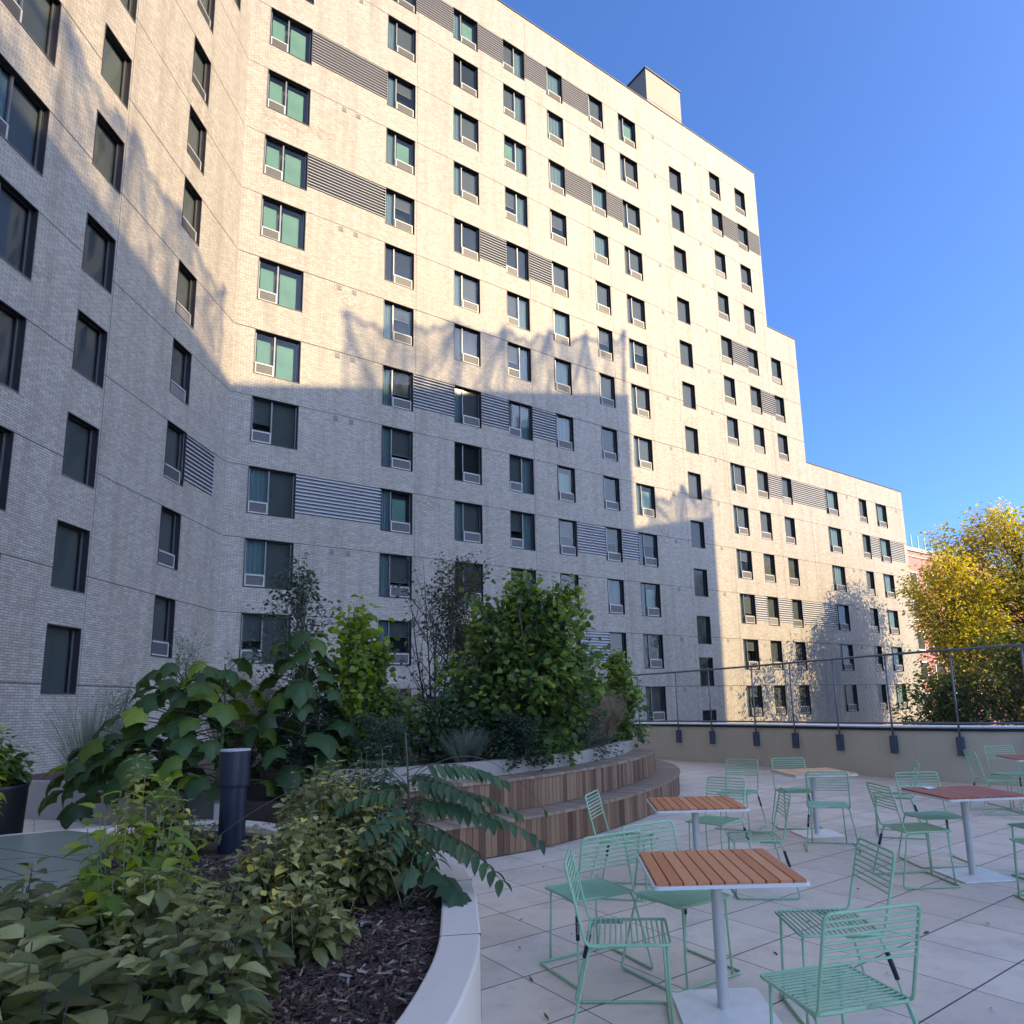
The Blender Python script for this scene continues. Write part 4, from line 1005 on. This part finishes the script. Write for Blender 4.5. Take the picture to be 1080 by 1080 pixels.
# ---------- front planter shrubs: (px-driven by distance) label, base, H, radius, stems, leafL, leafW, mat, pairs, yellow
FS = [
 ('broad-leaved shrub at the bottom left corner of the photo', (-2.35, 2.75, .33), .60, .52, 26, .20, .125, 'leaf_shrub', 6, .02),
 ('broad-leaved shrub at the bottom edge, second from the left corner', (-1.75, 2.35, .33), .58, .46, 22, .20, .125, 'leaf_shrub', 6, .0),
 ('broad-leaved shrub at the bottom edge beside the bark mulch', (-1.45, 2.9, .33), .54, .36, 22, .14, .085, 'leaf_shrub', 6, .0),
 ('broad-leaved shrub in front of the pale green slab', (-2.7, 3.5, .33), .60, .50, 28, .15, .09, 'leaf_shrub', 6, .03),
 ('tall shrub with upright stems and lime leaves in front of the slab', (-2.15, 3.6, .33), 1.0, .34, 14, .165, .085, 'leaf_lime', 7, .0),
 ('olive shrub right of the tall lime shrub', (-1.8, 3.4, .33), .6, .38, 24, .125, .075, 'leaf_cover', 7, .03),
 ('tall thin shrub with pale yellow top leaves left of the bollard', (-3.55, 5.9, .33), 1.1, .16, 7, .10, .06, 'leaf_pale', 12, .0),
 ('small thin shrub with yellow tips just left of the bollard', (-3.35, 6.1, .33), .8, .14, 7, .09, .055, 'leaf_cover', 9, .3),
 ('dense olive shrub right of the bollard', (-1.9, 5.6, .33), .9, .38, 36, .105, .066, 'leaf_cover', 9, .08),
 ('rounded olive shrub behind the bark mulch', (-1.72, 4.7, .33), .62, .42, 44, .10, .066, 'leaf_cover', 8, .08),
 ('olive shrub nearest the inner side of the concrete rim', (-1.35, 5.0, .33), .62, .44, 42, .10, .066, 'leaf_cover', 8, .07),
 ('olive shrub with a bright yellow leaf spray', (-1.7, 5.4, .33), .85, .46, 38, .105, .066, 'leaf_cover', 8, .2),
 ('low dark shrub at the middle of the front planter', (-2.55, 4.4, .33), .36, .5, 34, .11, .07, 'leaf_shrub', 6, .02),
 ('sprawling shrub above the bark mulch', (-1.4, 3.85, .33), .42, .30, 20, .09, .06, 'leaf_cover', 6, .08),
 ('dark leafy shrub at the back of the front planter, in front of the bench end', (-1.55, 6.0, .33), .95, .42, 34, .12, .075, 'leaf_frond', 9, .0),
 ('low shrub between bollard and tall yellow-topped shrub', (-3.6, 6.7, .33), .42, .4, 30, .08, .052, 'leaf_cover', 7, .0),
 ('dark shrub at the left edge beside the black pot', (-6.1, 7.4, .4), 1.25, .35, 14, .15, .10, 'leaf_lime', 7, .0),
 ('shrub at the far side of the front planter, behind the dense olive shrub', (-1.9, 6.2, .33), .85, .42, 34, .11, .07, 'leaf_shrub', 8, .03),
]
for i, (lb, b_, H, R_, ns, ll, lw, mt, pr, ye) in enumerate(FS):
    if mt in ('leaf_shrub', 'leaf_cover'): ns = int(ns * 1.35); ll *= 1.08; lw *= 1.22
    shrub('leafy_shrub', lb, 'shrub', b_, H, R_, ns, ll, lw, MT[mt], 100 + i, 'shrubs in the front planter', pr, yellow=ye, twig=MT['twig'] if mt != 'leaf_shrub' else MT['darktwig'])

# compound-leaved sapling leaning over the rim
cp = empty('compound_leaf_sapling', (-1.12, 5.15, .33)); tag(cp, 'sapling with long drooping feather-like leaves arching over the concrete rim and bench', 'sapling')
r = random.Random(77); st = MB(); lf = MB(); st.tube(curve3((0, 0, 0), (-.02, .02, 1.12), (.05, 0, 0), 8), .012, 8, r2=.005)
for (hd, ln, z0, rise, nlf, ll) in [(-.15, .62, .62, .05, 9, .15), (.05, .95, .60, -.02, 12, .12), (-.5, .8, .50, -.12, 11, .13), (.45, .85, .68, .02, 10, .11), (2.7, .6, .55, .02, 8, .12), (-1.6, .5, .5, .02, 7, .12), (1.4, .5, .62, .05, 7, .11), (-.9, .45, .42, .0, 7, .13), (3.6, .45, .7, .05, 7, .11), (.25, .7, .85, .08, 10, .13), (1.0, .55, .8, .0, 8, .12), (2.2, .6, .75, .0, 8, .12), (-.3, .55, .78, .0, 9, .12), (4.3, .5, .6, .0, 8, .13)]:
    dr = Vector((math.cos(hd), math.sin(hd), 0)); a = Vector((0, 0, z0)); b = a + dr * ln + Vector((0, 0, rise - .26 * ln)); c = curve3(a, b, (0, 0, .22 * ln), 12); st.tube(c, .0045, 5, r2=.0018, cap=False)
    sd = Vector((-dr.y, dr.x, 0))
    for k in range(nlf):
        f = .22 + .78 * k / (nlf - 1); i0 = min(11, int(f * 12 - 1e-6)); p = c[i0].lerp(c[i0 + 1], f * 12 - i0)
        for sg in (1, -1): leaf(lf, p, (sd * sg + dr * .5 + Vector((0, 0, -.55 + r.uniform(-.2, .2)))), ll * 1.3 * (1.1 - .35 * f), ll * .46, r, min(1, max(0, r.gauss(.45, .15))), .35, .25, 1, roll=0.0)
for (hd, ln, h) in [(.15, 1.0, .32), (-2.9, .7, .3), (.9, .62, .2), (3.6, 1.2, .1)]:
    dr = Vector((math.cos(hd), math.sin(hd), 0)); a = Vector((0, 0, .75)); b = a + dr * ln + Vector((0, 0, -.22)); c = curve3(a, b, (0, 0, h + .25), 14); st.tube(c, .004, 5, r2=.002, cap=False)
    for k in range(5): leaf(lf, c[14], Vector((dr.x * .5 + r.uniform(-.3, .3), dr.y * .5 + r.uniform(-.3, .3), -.8)), .07, .025, r, .8)
st.build('stem', MT['bark'], cp, True); lf.build('foliage', MT['leaf_frond'], cp, True)
# large crinkled leaf plant on the rim
bp = empty('crinkled_leaf_plant', (-1.05, 4.75, .33)); tag(bp, 'plant with one big crinkled green leaf lying over the concrete rim', 'plant')
st = MB(); lf = MB()
for (x, y, z, hd, sz, tn) in [(.18, -.05, .26, -.3, .34, .35), (.30, -.12, .2, -.75, .30, .4), (.05, .1, .34, .4, .22, .8), (-.12, .0, .3, 2.6, .24, .7), (.08, -.12, .3, -1.6, .2, .75)]:
    st.tube(curve3((0, 0, 0), (x, y, z), (0, 0, .05), 5), .005, 5); d = Vector((math.cos(hd), math.sin(hd), -.35)); lobed(lf, Vector((x, y, z)), d, sz, sz * .62, r, tn, .5, .1, 7)
st.build('stem', MT['twig'], bp, True); lf.build('foliage', MT['leaf_frond'], bp, True)
# black pot with plant at left edge
pt = empty('plant_pot', (-6.42, 7.95, 0)); tag(pt, 'tall black cylindrical plant pot at the left edge', 'plant pot')
mb = MB(); mb.lathe([(0, 0), (.30, 0), (.34, .3), (.36, .86), (.37, .9), (.34, .9), (.33, .8), (0, .8)], 32); mb.build('pot_body', MT['pot'], pt, True)
shrub('potted_plant', 'plant with dark and lime leaves growing from the black pot', 'plant', (-6.42, 7.95, .8), .7, .4, 22, .16, .12, MT['leaf_dark'], 150, None, 6, tone=(.1, 1))
shrub('edge_shrub', 'near branch tip poking in at the left edge above the slab', 'plant', (-2.55, 2.9, .9), .0, .01, 1, .05, .03, MT['leaf_lime'], 151, None, 2) if False else None

# ---------- street trees to the right
def env_crown(Rm):
    return lambda f, a: Rm * math.sqrt(max(0, 1 - ((f - .62) / .40) ** 2)) * (1 + .18 * math.sin(3 * a + 5 * f) + .12 * math.sin(9 * f + 2 * a))
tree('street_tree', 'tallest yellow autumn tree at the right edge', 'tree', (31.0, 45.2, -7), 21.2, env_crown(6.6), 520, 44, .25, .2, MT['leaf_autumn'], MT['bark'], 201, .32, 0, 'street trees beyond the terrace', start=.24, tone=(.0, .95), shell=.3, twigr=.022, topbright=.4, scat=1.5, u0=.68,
     lobes=[(-2.4, -1, 19.6, 1.7, 1.5, 1), (-4.7, -1, 18.4, 1.5, 1.4, .8), (-.4, 0, 19.8, 1.9, 1.6, 1), (2.2, 0, 19.0, 2.2, 1.8, 1), (-3.6, 0, 15.6, 2.2, 1.7, 1.4), (-.6, -1.5, 16.0, 2.4, 1.8, 1.5), (2.6, -1, 15.2, 2.4, 1.8, 1.3), (-3.4, 0, 12.2, 2.2, 1.6, 1.2), (0, -1, 12.0, 2.6, 1.8, 1.4), (3, 0, 11.4, 2.4, 1.8, 1), (0, 0, 9, 2.8, 1.4, .8), (4.8, 1, 17, 1.8, 1.6, .7)])
tree('street_tree', 'yellow-green tree in front of the red brick building, left of the tallest', 'tree', (25.2, 43.2, -7), 17.9, env_crown(4.4), 300, 36, .22, .18, MT['leaf_autumn'], MT['bark'], 202, .24, 0, 'street trees beyond the terrace', start=.24, tone=(.0, .95), shell=.3, twigr=.02, topbright=.4, scat=1.5, u0=.68,
     lobes=[(.0, 0, 16.6, 1.5, 1.3, 1), (-1.9, 0, 15.2, 1.4, 1.2, .9), (1.7, 0, 15.2, 1.6, 1.3, 1), (-1.4, -1, 12.8, 1.7, 1.4, 1), (1.2, -1, 12.6, 1.9, 1.5, 1.1), (-.8, 0, 10.2, 1.9, 1.3, .9), (1.8, 0, 9.8, 1.8, 1.3, .8), (0, 1.5, 14, 2, 1.5, .8)])
tree('street_tree', 'dark green lower tree behind the railing at the right', 'tree', (25.0, 36.0, -7), 11.8, env_crown(4.8), 340, 44, .24, .19, MT['leaf_street'], MT['bark'], 203, .2, 0, 'street trees beyond the terrace', start=.24, tone=(.0, .7), shell=.3, twigr=.03)
tree('street_tree', 'dark green low tree in front of the facade end', 'tree', (21.6, 38.8, -7), 9.9, env_crown(3.1), 260, 40, .24, .19, MT['leaf_street'], MT['bark'], 204, .16, 0, 'street trees beyond the terrace', start=.24, tone=(.0, .6), shell=.3, twigr=.03)
tree('street_tree', 'yellow tree mostly beyond the right edge of the photo', 'tree', (36.5, 40.0, -7), 23.0, env_crown(6.0), 170, 22, .25, .2, MT['leaf_autumn'], MT['bark'], 205, .3, 0, 'street trees beyond the terrace', start=.22, tone=(.0, .9), shell=.3, twigr=.035)
tree('street_tree', 'smaller yellow tree just beyond the right edge of the photo', 'tree', (29.8, 36.4, -7), 20.0, env_crown(5.4), 280, 26, .24, .18, MT['leaf_autumn'], MT['bark'], 206, .25, 0, 'street trees beyond the terrace', start=.22, tone=(.0, .8), shell=.3, twigr=.02, u0=.7, scat=1.2)

# ================================================================== tables
def make_table(label, x, y, rz, mat):
    r = random.Random(int(x * 100) + 5); t = empty('cafe_table', (x, y, 0), rz); tag(t, label, 'table', 'cafe tables on the terrace')
    h = .39; zt = .735
    def rrect(s, rad, n=5):
        p = []
        for cx, cy, a0 in ((s - rad, s - rad, 0), (-s + rad, s - rad, PI / 2), (-s + rad, -s + rad, PI), (s - rad, -s + rad, 1.5 * PI)):
            for k in range(n + 1): a = a0 + PI / 2 * k / n; p.append((cx + rad * math.cos(a), cy + rad * math.sin(a)))
        return p
    mb = MB(); o_ = rrect(h, .03); i_ = rrect(h - .012, .02); n = len(o_)
    vs = [(a, b, zt - .030) for a, b in o_] + [(a, b, zt - .013) for a, b in o_] + [(a, b, zt - .013) for a, b in i_] + [(a, b, zt - .030) for a, b in i_]
    fs = []
    for k in range(n):
        j = (k + 1) % n
        for q in range(4): A, B_ = q * n, ((q + 1) % 4) * n; fs.append((A + k, A + j, B_ + j, B_ + k))
    mb.add(vs, fs)
    mb.prism([(a * .97, b * .97) for a, b in i_], zt - .03, zt - .024)
    mb.build('table_rim', MT['rimgrey'], t)
    mb = MB(); nb = 11; w = (2 * h - .03) / nb
    for k in range(nb):
        a = -h + .015 + k * w; x0, x1 = a + .004, a + w - .004
        mb.box(x0, x1, -h + .016, h - .016, zt - .022, zt, 0, r.random())
    mb.build('tabletop', mat, t)
    mb = MB(); mb.tube([(0, 0, .012), (0, 0, zt - .03)], .031, 20); mb.box(-.2, .2, -.02, .02, zt - .05, zt - .0325); mb.box(-.02, .02, -.2, .2, zt - .0502, zt - .0327); mb.build('pole', MT['polegrey'], t, False)
    mb = MB(); mb.prism(rrect(.245, .02), .003, .013); mb.build('base_plate', MT['plate'], t)
    return t
T = [('nearest square table with orange slatted top, in front of two chairs at the bottom', .83, 3.975, .0, 'slat'),
     ('orange slatted table standing right beside the curved bench', 1.18, 6.35, math.radians(-1), 'slat'),
     ('pale slatted table, the farthest of the middle row near the parapet', 3.07, 8.67, math.radians(5), 'slatlight'),
     ('reddish table with a paper on it, right of the middle', 3.69, 6.56, math.radians(4), 'slatred'),
     ('reddish table cut by the right edge, close to the parapet', 6.56, 9.76, math.radians(-13), 'slatred')]
for lb, x, y, rz, m in T: make_table(lb, x, y, rz, MT[m])
# ================================================================== chairs
def make_chair():
    """wire chair facing +y: seat grid, ladder back, sled legs"""
    c = empty('wire_chair'); c['category'] = 'chair'; R1 = .0075; R2 = .005
    zs = .45
    m = MB(); loop = [(-.21, -.20, zs), (-.21, .21, zs), (.21, .21, zs), (.21, -.20, zs)]
    fr = fillet([(0, -.20, zs), (-.21, -.20, zs), (-.21, .21, zs), (.21, .21, zs), (.21, -.20, zs), (0, -.20, zs)], .03, 4)
    m.tube(fr, R1, 7)
    for k in range(14): y = -.17 + k * .0275; m.tube([(-.208, y, zs + .001), (.208, y, zs + .001)], R2, 6, cap=False)
    m.build('seat', MT['mint'], c, True)
    m = MB()
    def bk(z): return -.205 - (z - zs) * .25
    p = fillet([(-.21, -.10, zs - .004), (-.212, -.205, zs - .004), (-.212, bk(.83), .83), (.212, bk(.83), .83), (.212, -.205, zs - .004), (.21, -.10, zs - .004)], .035, 5); m.tube(p, R1, 7)
    for k in range(7): z = .635 + k * .0275; m.tube([(-.21, bk(z), z), (.21, bk(z), z)], R2 + .0006, 6, cap=False)
    m.build('backrest', MT['mint'], c, True)
    # sled base: rear legs splay back to the floor, runners forward, bar across the front; front legs land on that bar
    m = MB()
    m.tube(fillet([(-.195, -.02, zs - .012), (-.205, -.19, zs - .014), (-.265, -.30, .009), (-.265, .20, .009), (.265, .20, .009), (.265, -.30, .009), (.205, -.19, zs - .014), (.195, -.02, zs - .012)], .035, 5), R1, 7)
    m.build('sled_base', MT['mint'], c, True)
    for sx in (-1, 1):
        m = MB(); m.tube([(sx * .17, .19, zs - .004), (sx * .18, .203, .012)], R1, 7); m.build('leg', MT['mint'], c, True)
    a, b = Vector((-.208, -.20, zs - .05)), Vector((-.265, -.30, .009)); d = (b - a).normalized(); p0 = a + d * .03; p1 = a + d * .16
    m = MB(); m.tube([p0, p1], .0118, 12); sl = m.build('rubber_sleeve', MT['rubber'], c, True)
    cu = bpy.data.curves.new('sleeve_print', 'FONT'); cu.body = 'EUDGE'; cu.size = .021; cu.align_x = 'CENTER'; cu.align_y = 'CENTER'; cu.extrude = .0006
    to = bpy.data.objects.new('tmp', cu); COL.objects.link(to)
    dg = bpy.context.evaluated_depsgraph_get(); me = bpy.data.meshes.new_from_object(to.evaluated_get(dg)); bpy.data.objects.remove(to)
    me.name = 'sleeve_print'; me.materials.clear(); me.materials.append(MT['print'])
    mid = (p0 + p1) / 2
    for nn, nrm in enumerate((Vector((-.25, -1, 0)), Vector((.35, .94, 0)))):
        z = nrm - d * nrm.dot(d); z.normalize(); y_ = z.cross(d)
        me2 = me.copy(); me2.transform(Matrix((d, y_, z)).transposed().to_4x4()); me2.transform(Matrix.Translation(mid + z * .0118))
        o = bpy.data.objects.new('sleeve_print', me2); COL.objects.link(o); o.parent = sl
    return c
def copy_tree(o, parent=None):
    c = o.copy(); COL.objects.link(c); c.parent = parent
    for ch in [x for x in o.children]: copy_tree(ch, c)
    return c
CH = [(1.085, 3.05, 14.8, 'nearest chair, its back towards us, at the bottom right'),
 (1.383, 3.884, 90.4, 'chair seen side on behind the nearest chair, facing the nearest table from its right'),
 (.322, 3.821, 265.5, 'chair at the left of the nearest table, facing right towards it, its backrest edge-on'),
 (.157, 4.664, 29.3, 'chair turned away at the far left of the nearest table, facing the bench'),
 (.725, 4.486, 212.4, 'chair tucked under the far side of the nearest table'),
 (.556, 6.333, 252.0, 'lone chair against the curved bench, showing a small tilted backrest'),
 (1.507, 7.117, 138.8, 'chair behind the table beside the bench, facing us'),
 (2.277, 9.224, 149.7, 'farthest chair of the middle, standing free before the parapet'),
 (3.008, 9.187, 173.1, 'chair behind the pale table, its back to the parapet'),
 (1.656, 6.245, 84.0, 'chair on the right of the table beside the bench, seen side on facing left'),
 (2.938, 7.911, 343.4, 'chair in front of the pale table, its back towards us'),
 (3.154, 6.434, 272.2, 'chair on the left of the reddish paper-topped table, facing right'),
 (3.658, 7.046, 178.1, 'chair behind the reddish paper-topped table, partly under it'),
 (3.95, 8.52, 68.0, 'chair seen nearly edge-on behind the chair at the reddish paper-topped table'),
 (6.013, 9.835, 258.0, 'chair left of the table cut by the right edge, in profile facing right'),
 (6.576, 10.331, 178.7, 'chair behind the table cut by the right edge, against the parapet'),
 (4.23, 6.29, 93, 'upper of the two chairs cut by the right edge, farther from us'),
 (3.81, 5.63, 86, 'lower of the two chairs cut by the right edge, nearer to us')]
first = make_chair()
for i, (x, y, a, lb) in enumerate(CH):
    o = first if i == 0 else copy_tree(first)
    o.location = (x, y, 0); o.rotation_euler = (0, 0, math.radians(a)); tag(o, lb, 'chair', 'mint green wire chairs around the tables')
# small things -------------------------------------------------------------------
mb = MB(); mb.add([(-.06, -.05, 0), (.07, -.04, 0), (.06, .05, .004), (-.05, .05, .012), (.0, 0, .012)], [(0, 1, 4), (1, 2, 4), (2, 3, 4), (3, 0, 4)])
o = mb.build('paper_napkin', MT['white'], loc=(3.52, 6.83, .738)); o.rotation_euler = (0, 0, .4); tag(o, 'crumpled white paper lying on the reddish table', 'paper')
bt = empty('plastic_cup', (4.06, 6.38, .045)); tag(bt, 'clear plastic cup lying on the paving at the right edge', 'cup')
mb = MB(); mb.lathe([(0, 0), (.028, 0), (.042, .11), (.044, .112), (.040, .112), (.027, .004), (0, .004)], 20); o = mb.build('cup_body', plain('clear_plastic', (.6, .66, .75), .15, 0), bt, True); o.rotation_euler = (PI / 2 - .1, 0, 1.2)
mb = MB(); mb.lathe([(0, .113), (.046, .113), (.046, .119), (0, .125)], 20); o = mb.build('lid', MT['white'], bt, True); o.rotation_euler = (PI / 2 - .1, 0, 1.2)
r = random.Random(5); dl = leaf_mat('fallen_leaf', [(0, (.05, .03, .02)), (.5, (.12, .06, .03)), (1, (.2, .12, .05))], .1)
for i, (x, y) in enumerate([(.62, 6.05), (.95, 5.75), (.05, 5.25), (2.45, 5.05), (1.35, 4.72), (2.5, 6.2), (.3, 6.9), (3.0, 5.2), (1.9, 7.4), (.35, 7.4), (-.2, 4.4), (-.3, 5.0), (-.35, 5.6), (-.1, 3.9), (.1, 6.3), (-.5, 6.6), (-.2, 7.3), (1.9, 4.4), (2.9, 7.2), (4.3, 7.6), (2.2, 3.9), (1.75, 5.35), (3.5, 9.9), (2.2, 10.8), (1.1, 8.6), (4.6, 9.2)]):
    mb = MB(); leaf(mb, Vector((0, 0, .004)), Vector((math.cos(i * 2.1), math.sin(i * 2.1), .1)), r.uniform(.025, .055), .022, r, r.random(), -.3, .5, 1)
    tag(mb.build('fallen_leaf', dl, loc=(x, y, .002)), 'small dry brown leaf lying on the terrace paving', 'leaf', 'dry leaves scattered on the paving')
